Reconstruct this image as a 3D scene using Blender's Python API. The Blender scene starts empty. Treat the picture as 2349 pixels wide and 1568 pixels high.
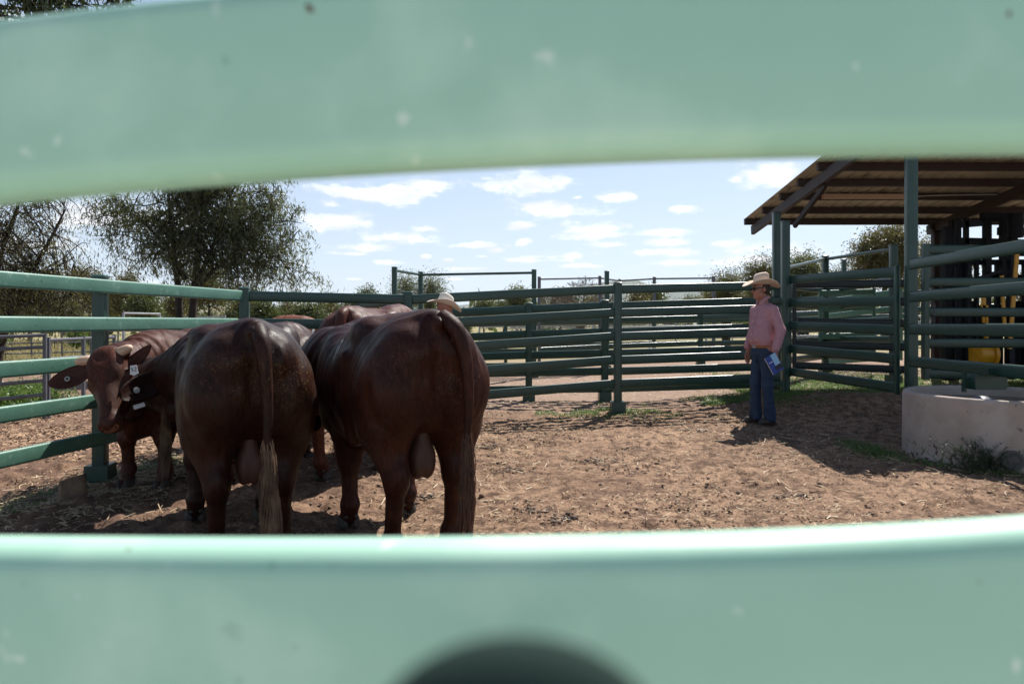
import bpy, math, random
import numpy as np
from mathutils import Vector, Matrix
from mathutils.bvhtree import BVHTree
R = math.radians
scene = bpy.context.scene
COL = scene.collection
random.seed(7)
rng = np.random.default_rng(11)

# ------------------------------------------------------------------ camera, sky, sun, exposure
CAMZ = 1.35
cam = bpy.data.cameras.new('camera'); camo = bpy.data.objects.new('camera', cam); COL.objects.link(camo)
camo.location = (0, 0, CAMZ); camo.rotation_euler = (R(90), 0, 0)
cam.sensor_width = 36; cam.lens = 24.0; cam.shift_y = -0.0183
cam.clip_start = 0.02; cam.clip_end = 20000
cam.dof.use_dof = True; cam.dof.focus_distance = 6.5; cam.dof.aperture_fstop = 4.5
scene.camera = camo
SUN_AZ, SUN_EL = 31.0, 53.5
world = bpy.data.worlds.new("World"); scene.world = world; world.use_nodes = True
SKY_STRENGTH, CLOUD_LUM = 0.075, 1.4
sun = bpy.data.lights.new('sun', 'SUN'); sun.energy = 5.0; sun.angle = R(0.53); sun.color = (1.0, 0.955, 0.89)
suno = bpy.data.objects.new('sun', sun); COL.objects.link(suno)
sdir = Vector((math.sin(R(SUN_AZ))*math.cos(R(SUN_EL)), math.cos(R(SUN_AZ))*math.cos(R(SUN_EL)), math.sin(R(SUN_EL))))
suno.rotation_euler = sdir.to_track_quat('Z', 'Y').to_euler()
suno.location = (6, 8, 14)
scene.view_settings.view_transform = 'Standard'; scene.view_settings.look = 'None'
scene.view_settings.exposure = 0.65; scene.view_settings.gamma = 1.0
scene.view_settings.use_curve_mapping = False
scene.cycles.max_bounces = 6; scene.cycles.diffuse_bounces = 3; scene.cycles.glossy_bounces = 3
scene.cycles.transparent_max_bounces = 8
scene.cycles.use_denoising = True

# picture coordinates of the reference (2349 x 1568 view) to a world point at a distance
FPX = 1566.2; UC = 1174.5; VC = 741.0
def W(u, v, d): return Vector(((u-UC)/FPX*d, d, CAMZ-(v-VC)/FPX*d))
def WX(u, d): return (u-UC)/FPX*d
def WZ(v, d): return CAMZ-(v-VC)/FPX*d

def build_world():
    nt = world.node_tree; nt.nodes.clear(); N = nt.nodes.new; L = nt.links.new
    out = N('ShaderNodeOutputWorld'); bg = N('ShaderNodeBackground'); L(bg.outputs[0], out.inputs[0])
    sky = N('ShaderNodeTexSky'); sky.sky_type = 'NISHITA'; sky.sun_disc = False
    sky.sun_elevation = R(SUN_EL); sky.sun_rotation = R(SUN_AZ); sky.dust_density = 0.6; sky.air_density = 1.0; sky.ozone_density = 1.5
    tc = N('ShaderNodeTexCoord'); sep = N('ShaderNodeSeparateXYZ'); L(tc.outputs['Generated'], sep.inputs[0])
    def M(op, a, b=None, c=None, clamp=False):
        m = N('ShaderNodeMath'); m.operation = op; m.use_clamp = clamp
        for i, v in enumerate((a, b, c)):
            if v is None: continue
            if isinstance(v, (int, float)): m.inputs[i].default_value = v
            else: L(v, m.inputs[i])
        return m.outputs[0]
    az = M('ARCTAN2', sep.outputs[0], sep.outputs[1]); el = M('ARCSINE', sep.outputs[2])
    comb = N('ShaderNodeCombineXYZ'); L(az, comb.inputs[0]); L(el, comb.inputs[1])
    nz = N('ShaderNodeTexNoise'); nz.inputs['Scale'].default_value = 15; nz.inputs['Detail'].default_value = 9; nz.inputs['Roughness'].default_value = 0.66
    mp = N('ShaderNodeVectorMath'); mp.operation = 'MULTIPLY'; mp.inputs[1].default_value = (1, 2.3, 1); L(comb.outputs[0], mp.inputs[0]); L(mp.outputs[0], nz.inputs['Vector'])
    # cumulus banks: azimuth, elevation and half sizes read off the photograph
    cl = [(300,245,340,62),(610,185,180,55),(1165,185,260,62),(1230,325,320,50),(1590,262,120,34),(1395,262,50,14),(1950,330,95,26),(1085,415,100,30),
          (1445,432,210,42),(1490,475,200,26),(60,400,220,66),(580,437,115,22),(370,482,280,38),(230,540,190,32),(150,572,110,12),(840,524,150,20),
          (1100,503,60,27),(940,553,52,16),(1900,457,170,20),(1850,512,170,20),(1600,522,130,22),(1370,583,62,16),
          (560,587,34,12),(680,606,34,10),(870,588,46,12),(1120,608,200,16),(1780,565,330,24),(2230,522,150,26),
          (2000,625,260,18),(370,620,120,16),(780,656,110,10),(1400,640,140,12),(700,713,60,8),(150,712,70,10),
          (1180,590,120,9),(2470,540,300,50),(2420,600,300,36),(2440,140,210,75),(2270,160,60,26),(40,300,90,30),(2700,210,90,40)]
    L0 = []
    for (x, y, rx, ry) in cl:
        u = 745.5+.415*x; v = 344+.415*y
        L0.append((u, v, rx*.415, ry*.415))
    L0 += [(60, 70, 150, 42), (180, 92, 150, 34), (-120, 120, 220, 60), (250, 650, 120, 12), (80, 560, 160, 20), (2250, 560, 200, 14), (300, 500, 200, 30)]
    cur = None
    for (u, v, rx, ry) in L0:
        a = math.atan((u-UC)/FPX); e = math.atan((VC-v)/FPX*math.cos(a)); ra = rx/FPX*math.cos(a)**2; re = ry/FPX*math.cos(a)
        vm = N('ShaderNodeVectorMath'); vm.operation = 'MULTIPLY_ADD'; L(comb.outputs[0], vm.inputs[0])
        vm.inputs[1].default_value = (1/ra, 1/re, 0); vm.inputs[2].default_value = (-a/ra, -e/re, 0)
        ln = N('ShaderNodeVectorMath'); ln.operation = 'LENGTH'; L(vm.outputs[0], ln.inputs[0])
        # pull the outline harder for the small ones
        o = ln.outputs['Value']
        cur = o if cur is None else M('MINIMUM', cur, o)
    nzc = M('MULTIPLY_ADD', nz.outputs[0], 4.4, -2.2)
    d = M('SUBTRACT', M('ADD', M('SUBTRACT', 1.0, cur), nzc), 0.0)
    mask = N('ShaderNodeMapRange'); mask.interpolation_type = 'SMOOTHSTEP'; L(d, mask.inputs[0])
    mask.inputs[1].default_value = -0.15; mask.inputs[2].default_value = 0.80
    # cloud brightness: darker thick middles and bases
    nz2 = N('ShaderNodeTexNoise'); nz2.inputs['Scale'].default_value = 16; nz2.inputs['Detail'].default_value = 5
    mp2 = N('ShaderNodeVectorMath'); mp2.operation = 'MULTIPLY_ADD'; mp2.inputs[1].default_value = (1, 3.5, 1); mp2.inputs[2].default_value = (3, .05, 0)
    L(comb.outputs[0], mp2.inputs[0]); L(mp2.outputs[0], nz2.inputs['Vector'])
    br = N('ShaderNodeMapRange'); L(nz2.outputs[0], br.inputs[0]); br.inputs[1].default_value = .35; br.inputs[2].default_value = .62
    br.inputs[3].default_value = .74; br.inputs[4].default_value = 1.0
    cc = N('ShaderNodeMix'); cc.data_type = 'RGBA'; cc.blend_type = 'MULTIPLY'; cc.inputs[0].default_value = 1.0
    cc.inputs[6].default_value = (.96, .975, 1.0, 1)
    cb = N('ShaderNodeCombineXYZ'); bl = M('MULTIPLY', br.outputs[0], CLOUD_LUM/SKY_STRENGTH*.62)
    for i in range(3): L(bl, cb.inputs[i])
    L(cb.outputs[0], cc.inputs[7])
    # pale veil low over the horizon
    veil = N('ShaderNodeMapRange'); L(el, veil.inputs[0]); veil.inputs[1].default_value = 0.0; veil.inputs[2].default_value = .55
    veil.inputs[3].default_value = .68; veil.inputs[4].default_value = 0.0
    mv = N('ShaderNodeMix'); mv.data_type = 'RGBA'; L(veil.outputs[0], mv.inputs[0]); L(sky.outputs[0], mv.inputs[6])
    s = .80/SKY_STRENGTH; mv.inputs[7].default_value = (.66*s, .77*s, .92*s, 1)
    mx = N('ShaderNodeMix'); mx.data_type = 'RGBA'
    mk = M('MULTIPLY', mask.outputs[0], .93, clamp=True)
    L(mk, mx.inputs[0]); L(mv.outputs[2], mx.inputs[6]); L(cc.outputs[2], mx.inputs[7])
    L(mx.outputs[2], bg.inputs[0]); bg.inputs[1].default_value = SKY_STRENGTH
build_world()

# ------------------------------------------------------------------ materials
MATS = {}
def mat(name, color=(.5,.5,.5), rough=.6, var=None, vscale=8, bump=0, bscale=60, metallic=0, spec=.5, spots=None, coords='Object', sheen=0, stretch=None, bdist=.01, trans=None, fine=None):
    if name in MATS: return MATS[name]
    m = bpy.data.materials.new(name); m.use_nodes = True; nt = m.node_tree; N = nt.nodes.new; L = nt.links.new
    b = nt.nodes['Principled BSDF']; b.inputs['Roughness'].default_value = rough; b.inputs['Metallic'].default_value = metallic
    b.inputs['Specular IOR Level'].default_value = spec
    b.inputs['Base Color'].default_value = (*color, 1)
    tc = N('ShaderNodeTexCoord'); vec = tc.outputs[coords]
    if stretch:
        vm = N('ShaderNodeVectorMath'); vm.operation = 'MULTIPLY'; vm.inputs[1].default_value = stretch; L(vec, vm.inputs[0]); vec2 = vm.outputs[0]
    else: vec2 = vec
    col = None
    if var is not None:
        nz = N('ShaderNodeTexNoise'); nz.inputs['Scale'].default_value = vscale; nz.inputs['Detail'].default_value = 5; L(vec, nz.inputs['Vector'])
        cr = N('ShaderNodeValToRGB'); L(nz.outputs[0], cr.inputs[0]); cr.color_ramp.elements[0].position = .32; cr.color_ramp.elements[1].position = .68
        cr.color_ramp.elements[0].color = (*color, 1); cr.color_ramp.elements[1].color = (*var, 1); col = cr.outputs[0]
    for sp in (spots or []):   # (color, scale, threshold, width)
        nz = N('ShaderNodeTexNoise'); nz.inputs['Scale'].default_value = sp[1]; nz.inputs['Detail'].default_value = 4; L(vec2, nz.inputs['Vector'])
        mr = N('ShaderNodeMapRange'); L(nz.outputs[0], mr.inputs[0]); mr.inputs[1].default_value = sp[2]; mr.inputs[2].default_value = sp[2]+sp[3]
        mx = N('ShaderNodeMix'); mx.data_type = 'RGBA'; L(mr.outputs[0], mx.inputs[0])
        if col is None: mx.inputs[6].default_value = (*color, 1)
        else: L(col, mx.inputs[6])
        mx.inputs[7].default_value = (*sp[0], 1); col = mx.outputs[2]
    if col is not None: L(col, b.inputs['Base Color'])
    if bump:
        nb = N('ShaderNodeTexNoise'); nb.inputs['Scale'].default_value = bscale; nb.inputs['Detail'].default_value = 4; L(vec2, nb.inputs['Vector'])
        bp = N('ShaderNodeBump'); bp.inputs['Strength'].default_value = bump; bp.inputs['Distance'].default_value = bdist; L(nb.outputs[0], bp.inputs['Height'])
        L(bp.outputs[0], b.inputs['Normal'])
    if sheen:
        b.inputs['Sheen Weight'].default_value = sheen; b.inputs['Sheen Roughness'].default_value = .4
    if trans:
        tr = N('ShaderNodeBsdfTranslucent'); tr.inputs[0].default_value = (*trans, 1); ms = N('ShaderNodeMixShader'); ms.inputs[0].default_value = .35
        L(b.outputs[0], ms.inputs[1]); L(tr.outputs[0], ms.inputs[2]); L(ms.outputs[0], nt.nodes['Material Output'].inputs[0])
    MATS[name] = m; return m

GREEN = mat('green_paint', (.013,.048,.034), .30, var=(.019,.060,.044), vscale=5, bump=.06, bscale=90, spots=[((.040,.085,.068), 20, .66, .05), ((.075,.055,.04), 34, .70, .03)])
GREEN_L = mat('sunlit_weathered_green', (.075,.18,.13), .42, var=(.10,.225,.165), vscale=4, bump=.08, bscale=70, spots=[((.15,.27,.21), 18, .60, .08), ((.025,.085,.06), 30, .68, .03), ((.12,.09,.06), 35, .72, .03)])  # sunlit copy of the green paint, light put into the colour, with worn spots
GREEN_D = mat('shade_and_seam_green', (.008,.017,.015), .45, var=(.01,.02,.018), vscale=5)  # near black copy of the green with shed shade in it; also seams
MINT_FLASH = mat('flash_lit_mint_paint', (.365,.615,.47), .50, var=(.41,.66,.515), vscale=7, bump=.05, bscale=25, spots=[((.22,.44,.31), 24, .70, .03), ((.66,.80,.68), 38, .68, .03), ((.50,.74,.58), 7, .54, .14), ((.16,.13,.09), 60, .745, .01)])  # lightened mint stands in for flash light on the near green rails
GALV = mat('galvanised_steel', (.42,.43,.45), .45, var=(.32,.33,.36), vscale=6, metallic=.35)
GALV_D = mat('dull_grey_steel', (.13,.135,.15), .5, var=(.10,.105,.12), vscale=6, metallic=.2)
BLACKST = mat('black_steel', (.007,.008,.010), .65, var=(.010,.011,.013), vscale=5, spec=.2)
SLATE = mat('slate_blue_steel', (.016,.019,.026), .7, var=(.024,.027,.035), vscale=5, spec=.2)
YELLOW = mat('yellow_paint', (.75,.36,.012), .38, var=(.62,.29,.01), vscale=9)
LENS_SHADOW = mat('lens_shadow_dark', (.020,.036,.030), .95, spec=.1)  # dark tone of the lens's flash shadow, given to a solid form
REDBROWN = mat('red_oxide_steel', (.034,.018,.014), .6, var=(.026,.014,.011), vscale=6)
ROOFM = mat('roof_underside', (.50,.46,.35), .5, var=(.38,.35,.26), vscale=2.5, spots=[((.25,.21,.15), 3, .6, .1)])
WOOD = mat('old_grey_timber', (.26,.18,.12), .9, var=(.14,.095,.065), vscale=14, bump=.7, bscale=30, stretch=(6,6,1))
BARK = mat('dark_bark', (.026,.020,.016), .95, var=(.045,.034,.026), vscale=10, bump=.8, bscale=18, stretch=(3,3,.6), bdist=.03)
BARK_L = mat('grey_bark', (.16,.13,.10), .9, var=(.09,.075,.06), vscale=4, bump=.5, bscale=12)
HORN = mat('pale_horn', (.62,.42,.28), .4, var=(.50,.30,.19), vscale=18)
HOOF = mat('hoof_horn', (.030,.022,.018), .7, var=(.06,.045,.035), vscale=25)
EYE = mat('dark_eye', (.01,.008,.006), .08)
NOSE = mat('pink_brown_muzzle', (.26,.105,.06), .45, var=(.17,.07,.045), vscale=30, bump=.3, bscale=120)
WHITE = mat('white_plastic', (.72,.70,.68), .5)
GREYP = mat('grey_plastic', (.35,.36,.33), .5)
BRAND = mat('white_brand_hair', (.72,.66,.62), .8, bump=.5, bscale=150)
def hide(name, a, b, dung=True, rough=.42):
    sp = [((a[0]*1.9, a[1]*1.5, a[2]*1.3), 4, .60, .12)]
    m = mat(name, a, rough, var=b, vscale=3.2, spots=sp, stretch=(1.6,1,.35), spec=.17); nt = m.node_tree; N = nt.nodes.new; L = nt.links.new
    bs = nt.nodes['Principled BSDF']; tc = N('ShaderNodeTexCoord'); prev = None
    # soft skin folds running down, then the lie of the hair, then fine hair
    for st, sc, dist, k in (((2.2,2.2,.5), 4.5, .020, .45), ((3,3,.7), 14, .004, .16), ((1,1,.25), 150, .002, .8), ((1,1,.4), 60, .0015, .35)):
        vm = N('ShaderNodeVectorMath'); vm.operation = 'MULTIPLY'; vm.inputs[1].default_value = st; L(tc.outputs['Object'], vm.inputs[0])
        nb = N('ShaderNodeTexNoise'); nb.inputs['Scale'].default_value = sc; nb.inputs['Detail'].default_value = 3; L(vm.outputs[0], nb.inputs['Vector'])
        bp = N('ShaderNodeBump'); bp.inputs['Strength'].default_value = k; bp.inputs['Distance'].default_value = dist; L(nb.outputs[0], bp.inputs['Height'])
        if prev: L(prev, bp.inputs['Normal'])
        prev = bp.outputs[0]
    L(prev, bs.inputs['Normal'])
    src = bs.inputs['Base Color'].links[0].from_socket
    vm = N('ShaderNodeVectorMath'); vm.operation = 'MULTIPLY'; vm.inputs[1].default_value = (1,1,.22); L(tc.outputs['Object'], vm.inputs[0])
    hn = N('ShaderNodeTexNoise'); hn.inputs['Scale'].default_value = 85; hn.inputs['Detail'].default_value = 5; L(vm.outputs[0], hn.inputs['Vector'])
    hm = N('ShaderNodeMapRange'); L(hn.outputs[0], hm.inputs[0]); hm.inputs[1].default_value = .3; hm.inputs[2].default_value = .7; hm.inputs[3].default_value = .55; hm.inputs[4].default_value = 1.5
    hv = N('ShaderNodeVectorMath'); hv.operation = 'SCALE'; L(src, hv.inputs[0]); L(hm.outputs[0], hv.inputs['Scale'])
    dn = N('ShaderNodeTexNoise'); dn.inputs['Scale'].default_value = 2.6; dn.inputs['Detail'].default_value = 7; dn.inputs['Roughness'].default_value = .68; L(tc.outputs['Object'], dn.inputs['Vector'])
    dm = N('ShaderNodeMapRange'); L(dn.outputs[0], dm.inputs[0]); dm.inputs[1].default_value = .55; dm.inputs[2].default_value = .75; dm.inputs[4].default_value = .5
    dx = N('ShaderNodeMix'); dx.data_type = 'RGBA'; L(dm.outputs[0], dx.inputs[0]); L(hv.outputs[0], dx.inputs[6]); dx.inputs[7].default_value = (.075,.045,.030,1); L(dx.outputs[2], bs.inputs['Base Color'])
    nr = N('ShaderNodeTexNoise'); nr.inputs['Scale'].default_value = 7; nr.inputs['Detail'].default_value = 6; L(tc.outputs['Object'], nr.inputs['Vector'])
    mr = N('ShaderNodeMapRange'); L(nr.outputs[0], mr.inputs[0]); mr.inputs[1].default_value = .35; mr.inputs[2].default_value = .65; mr.inputs[3].default_value = rough-.06; mr.inputs[4].default_value = rough+.22; L(mr.outputs[0], bs.inputs['Roughness'])
    return m
def leaf(name, c, c2, t):
    m = mat(name, c, .42, var=c2, vscale=1.2, trans=t); return m
LEAF_GUM = leaf('olive_gum_leaf', (.080,.105,.055), (.13,.135,.055), (.15,.17,.05))
LEAF_SPARSE = leaf('pale_sparse_leaf', (.10,.115,.05), (.15,.115,.04), (.16,.16,.05))
LEAF_FAR = leaf('far_bush_leaf', (.060,.085,.035), (.11,.115,.04), (.10,.13,.03))
LEAF_WARM = leaf('rusty_olive_leaf', (.085,.095,.035), (.17,.12,.04), (.15,.14,.04))
LEAF_NEAR = leaf('near_gum_leaf', (.060,.085,.045), (.09,.12,.05), (.10,.15,.04))
LEAF_BRIGHT = leaf('bright_shrub_leaf', (.10,.17,.04), (.14,.21,.05), (.15,.25,.05))

# ------------------------------------------------------------------ mesh helpers
def mesh_np(name, V, F, mt=None, smooth=False):
    V = np.asarray(V, dtype=np.float32).reshape(-1, 3)
    me = bpy.data.meshes.new(name)
    if isinstance(F, np.ndarray):
        n, k = F.shape
        me.vertices.add(len(V)); me.vertices.foreach_set('co', V.ravel())
        me.loops.add(n*k); me.loops.foreach_set('vertex_index', F.astype(np.int32).ravel())
        me.polygons.add(n); me.polygons.foreach_set('loop_start', np.arange(0, n*k, k, dtype=np.int32))
        try: me.polygons.foreach_set('loop_total', np.full(n, k, dtype=np.int32))
        except Exception: pass
        me.update(calc_edges=True); me.validate()
    else:
        me.from_pydata([tuple(v) for v in V.tolist()], [], F); me.update()
    if smooth: me.polygons.foreach_set('use_smooth', np.ones(len(me.polygons), dtype=bool))
    if mt: me.materials.append(mt)
    return me
def link(name, me, parent=None, loc=None, rot=None):
    o = bpy.data.objects.new(name, me); COL.objects.link(o)
    if parent is not None: o.parent = parent
    if loc is not None: o.location = loc
    if rot is not None: o.rotation_euler = rot
    return o
def tag(o, label=None, cat=None, group=None, kind=None):
    if label: o['label'] = label
    if cat: o['category'] = cat
    if group: o['group'] = group
    if kind: o['kind'] = kind
    return o
def empty(name, loc=(0,0,0), rz=0, label=None, cat=None, group=None):
    o = bpy.data.objects.new(name, None); COL.objects.link(o); o.location = loc; o.rotation_euler = (0,0,rz); o.empty_display_size = .2
    return tag(o, label, cat, group)
class MB:
    def __init__(s): s.v = []; s.f = []
    def add(s, vs, fs):
        n = len(s.v); s.v += [tuple(v) for v in vs]; s.f += [tuple(i+n for i in f) for f in fs]; return s
    def box(s, c, size, M=None, taper=1.0):
        c = Vector(c); hx, hy, hz = [a/2 for a in size]; vs = []
        for z in (-1, 1):
            t = taper if z > 0 else 1
            for x, y in ((-1,-1),(1,-1),(1,1),(-1,1)):
                p = Vector((x*hx*t, y*hy*t, z*hz)); p = (M @ p) if M else p; vs.append(c+p)
        return s.add(vs, [(3,2,1,0),(4,5,6,7),(0,1,5,4),(1,2,6,5),(2,3,7,6),(3,0,4,7)])
    def sweep(s, pts, prof, up=Vector((0,0,1)), cap=True, scales=None):
        """prof: list of (side, up) offsets swept along pts"""
        pts = [Vector(p) for p in pts]; n = len(prof); vs = []; fs = []
        for i, p in enumerate(pts):
            a = pts[max(0,i-1)]; b = pts[min(len(pts)-1,i+1)]; t = (b-a).normalized()
            sd = t.cross(up);
            if sd.length < 1e-4: sd = t.cross(Vector((0,1,0)))
            sd.normalize(); u2 = sd.cross(t); k = scales[i] if scales else 1
            for (q, w) in prof: vs.append(p+sd*q*k+u2*w*k)
        for i in range(len(pts)-1):
            for j in range(n): k = (j+1) % n; fs.append((i*n+j, i*n+k, (i+1)*n+k, (i+1)*n+j))
        if cap: fs.append(tuple(range(n-1,-1,-1))); fs.append(tuple((len(pts)-1)*n+j for j in range(n)))
        return s.add(vs, fs)
    def tube(s, pts, rad, sides=8, up=Vector((0,0,1))):
        if not isinstance(rad, (list, tuple)): rad = [rad]*len(pts)
        return s.sweep(pts, [(math.cos(2*math.pi*j/sides), math.sin(2*math.pi*j/sides)) for j in range(sides)], up=up, scales=list(rad))
    def lathe(s, prof, c=(0,0,0), n=48):
        c = Vector(c); vs = []; fs = []; m = len(prof)
        for i in range(n):
            a = 2*math.pi*i/n
            for (r, z) in prof: vs.append(c+Vector((r*math.cos(a), r*math.sin(a), z)))
        for i in range(n):
            k = (i+1) % n
            for j in range(m-1): fs.append((i*m+j, k*m+j, k*m+j+1, i*m+j+1))
        return s.add(vs, fs)
    def build(s, name, mt, parent=None, smooth=False, auto=None):
        me = bpy.data.meshes.new(name); me.from_pydata(s.v, [], s.f); me.update()
        if mt: me.materials.append(mt)
        if smooth or auto:
            me.polygons.foreach_set('use_smooth', np.ones(len(me.polygons), dtype=bool))
        if auto:
            try: me.set_sharp_from_angle(angle=R(auto))
            except Exception: pass
        return link(name, me, parent)
def rrect(w, h, r, seg=4):
    """rounded rectangle profile"""
    out = []
    for cx, cy, a0 in ((w/2-r, h/2-r, 0), (-w/2+r, h/2-r, 90), (-w/2+r, -h/2+r, 180), (w/2-r, -h/2+r, 270)):
        for i in range(seg+1):
            a = R(a0+90*i/seg); out.append((cx+r*math.cos(a), cy+r*math.sin(a)))
    return out
# value noise on arrays
def vnoise(X, Y, scale, seed):
    r = np.random.default_rng(seed); T = r.random((256,256)).astype(np.float32)
    x = X/scale; y = Y/scale; xi = np.floor(x).astype(int); yi = np.floor(y).astype(int); fx = x-xi; fy = y-yi
    fx = fx*fx*(3-2*fx); fy = fy*fy*(3-2*fy)
    g = lambda a, b: T[a % 256, b % 256]
    return (g(xi,yi)*(1-fx)+g(xi+1,yi)*fx)*(1-fy)+(g(xi,yi+1)*(1-fx)+g(xi+1,yi+1)*fx)*fy

# ------------------------------------------------------------------ implicit surfaces for bodies
class Field:
    def __init__(s, lo, hi, h):
        s.lo = np.array(lo, float); s.h = h; n = np.ceil((np.array(hi)-s.lo)/h).astype(int)+1; s.n = n
        s.ax = [s.lo[i]+h*np.arange(n[i]) for i in range(3)]; s.F = np.full(tuple(n), 1.0, dtype=np.float32)
    def win(s, lo, hi):
        sl = []
        for i in range(3):
            a = int(max(0, math.floor((lo[i]-s.lo[i])/s.h))); b = int(min(s.n[i], math.ceil((hi[i]-s.lo[i])/s.h)+1)); sl.append(slice(a, max(a, b)))
        return tuple(sl)
    def pts(s, sl):
        return (s.ax[0][sl[0]][:,None,None], s.ax[1][sl[1]][None,:,None], s.ax[2][sl[2]][None,None,:])
    def comb(s, sl, d, k, op):
        A = s.F[sl]
        if op == 'u':
            if k > 0:
                hh = np.clip(.5+.5*(A-d)/k, 0, 1); s.F[sl] = A*(1-hh)+d*hh-k*hh*(1-hh)
            else: s.F[sl] = np.minimum(A, d)
        else:
            hh = np.clip(.5-.5*(A+d)/k, 0, 1); s.F[sl] = A*(1-hh)-d*hh+k*hh*(1-hh)
    def ell(s, c, r, k=.05, op='u', M=None):
        c = np.array(c, float); r = np.array(r, float); rm = (max(r) if M is not None else r)+k+3*s.h
        sl = s.win(c-rm, c+rm); X, Y, Z = s.pts(sl)
        if X.size == 0 or Y.size == 0 or Z.size == 0: return
        x, y, z = X-c[0], Y-c[1], Z-c[2]
        if M is not None:
            M = np.array(M); x, y, z = (x*M[0,0]+y*M[1,0]+z*M[2,0], x*M[0,1]+y*M[1,1]+z*M[2,1], x*M[0,2]+y*M[1,2]+z*M[2,2])
        k0 = np.sqrt((x/r[0])**2+(y/r[1])**2+(z/r[2])**2); k1 = np.sqrt((x/r[0]**2)**2+(y/r[1]**2)**2+(z/r[2]**2)**2)+1e-9
        s.comb(sl, k0*(k0-1)/k1, k, op)
    def cone(s, a, b, ra, rb, k=.05, flat=(1,1,1), op='u'):
        a = np.array(a, float); b = np.array(b, float); f = np.array(flat, float); m = max(ra, rb)*max(1, f.max())+k+3*s.h
        sl = s.win(np.minimum(a,b)-m, np.maximum(a,b)+m); X, Y, Z = s.pts(sl)
        if X.size == 0 or Y.size == 0 or Z.size == 0: return
        ba = (b-a)/f; x, y, z = (X-a[0])/f[0], (Y-a[1])/f[1], (Z-a[2])/f[2]
        t = np.clip((x*ba[0]+y*ba[1]+z*ba[2])/(ba@ba+1e-12), 0, 1)
        d = np.sqrt((x-ba[0]*t)**2+(y-ba[1]*t)**2+(z-ba[2]*t)**2)-(ra+(rb-ra)*t)
        s.comb(sl, d*min(f.min(), 1), k, op)
    def loft(s, st, k=.05, n=2.3, axis=1):
        """st rows: (t, centre, half width, half height) along the axis, other axes x and (z or y)"""
        st = np.array(st, float); tt = []
        for i in range(len(st)-1):
            p0, p1, p2, p3 = st[max(0,i-1)], st[i], st[i+1], st[min(len(st)-1,i+2)]
            for u in np.linspace(0, 1, 8, endpoint=False):
                tt.append(.5*((2*p1)+(-p0+p2)*u+(2*p0-5*p1+4*p2-p3)*u*u+(-p0+3*p1-3*p2+p3)*u**3))
        tt.append(st[-1]); tt = np.array(tt); tt[:,0] = np.maximum.accumulate(tt[:,0])
        wmax, hmax = tt[:,2].max()+k+3*s.h, (np.abs(tt[:,1])+tt[:,3]).max()+k+3*s.h
        if axis == 1: sl = s.win((-wmax, tt[0,0]-.05, -9), (wmax, tt[-1,0]+.05, 9))
        else: sl = s.win((-wmax, -9, tt[0,0]-.05), (wmax, 9, tt[-1,0]+.05))
        X, Y, Z = s.pts(sl); T = Y if axis == 1 else Z; O = Z if axis == 1 else Y
        c, w, h = [np.interp(T, tt[:,0], tt[:,j]) for j in (1,2,3)]
        d = ((np.abs(X/w)**n+np.abs((O-c)/h)**n)**(1/n)-1)*np.minimum(w, h)*.9
        d = np.maximum(d, np.maximum(tt[0,0]-T, T-tt[-1,0])); s.comb(sl, d, k, 'u')
    def mesh(s, name, mt=None, smooth_it=1):
        F = s.F; S = F < 0; nx, ny, nz = F.shape; cs = (nx-1, ny-1, nz-1)
        c = {(i,j,k): F[i:nx-1+i, j:ny-1+j, k:nz-1+k] for i in (0,1) for j in (0,1) for k in (0,1)}
        cnt = sum((v < 0).astype(np.int8) for v in c.values()); act = (cnt > 0) & (cnt < 8)
        idx = np.full(cs, -1, dtype=np.int64); I = np.argwhere(act); idx[act] = np.arange(len(I))
        P = np.zeros((len(I), 3)); Wt = np.zeros(len(I)); cv = {kk: v[act].astype(float) for kk, v in c.items()}
        for a in c:
            for ax in range(3):
                if a[ax] == 0:
                    b = list(a); b[ax] = 1; b = tuple(b); fa, fb = cv[a], cv[b]; m = (fa < 0) != (fb < 0)
                    t = np.where(m, fa/(fa-fb+1e-20), 0)
                    q = np.tile(np.array(a, float), (len(I), 1)); q[:, ax] += t; P += q*m[:,None]; Wt += m
        P = (I+P/Wt[:,None])*s.h+s.lo; faces = []
        for ax in range(3):
            o1, o2 = [i for i in range(3) if i != ax]
            A = [slice(1,-1)]*3; A[ax] = slice(0,-1); B = list(A); B[ax] = slice(1,None)
            sa = S[tuple(A)]; sb = S[tuple(B)]; m = np.argwhere(sa != sb)
            if not len(m): continue
            fl = sa[tuple(m.T)]; g = m.copy(); g[:,o1] += 1; g[:,o2] += 1
            def cell(d1, d2):
                q = g.copy(); q[:,o1] += d1; q[:,o2] += d2; return idx[tuple(q.T)]
            q = np.stack([cell(-1,-1), cell(0,-1), cell(0,0), cell(-1,0)], 1)
            if ax == 1: fl = ~fl
            q[~fl] = q[~fl][:, ::-1]; faces.append(q)
        Fq = np.concatenate(faces)
        for _ in range(smooth_it):
            acc = np.zeros_like(P); n = np.zeros(len(P))
            for i in range(4):
                a, b = Fq[:,i], Fq[:,(i+1)%4]; np.add.at(acc, a, P[b]); np.add.at(acc, b, P[a]); np.add.at(n, a, 1); np.add.at(n, b, 1)
            P = P*.5+.5*acc/np.maximum(n,1)[:,None]
        return mesh_np(name, P, Fq, mt, True)

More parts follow.
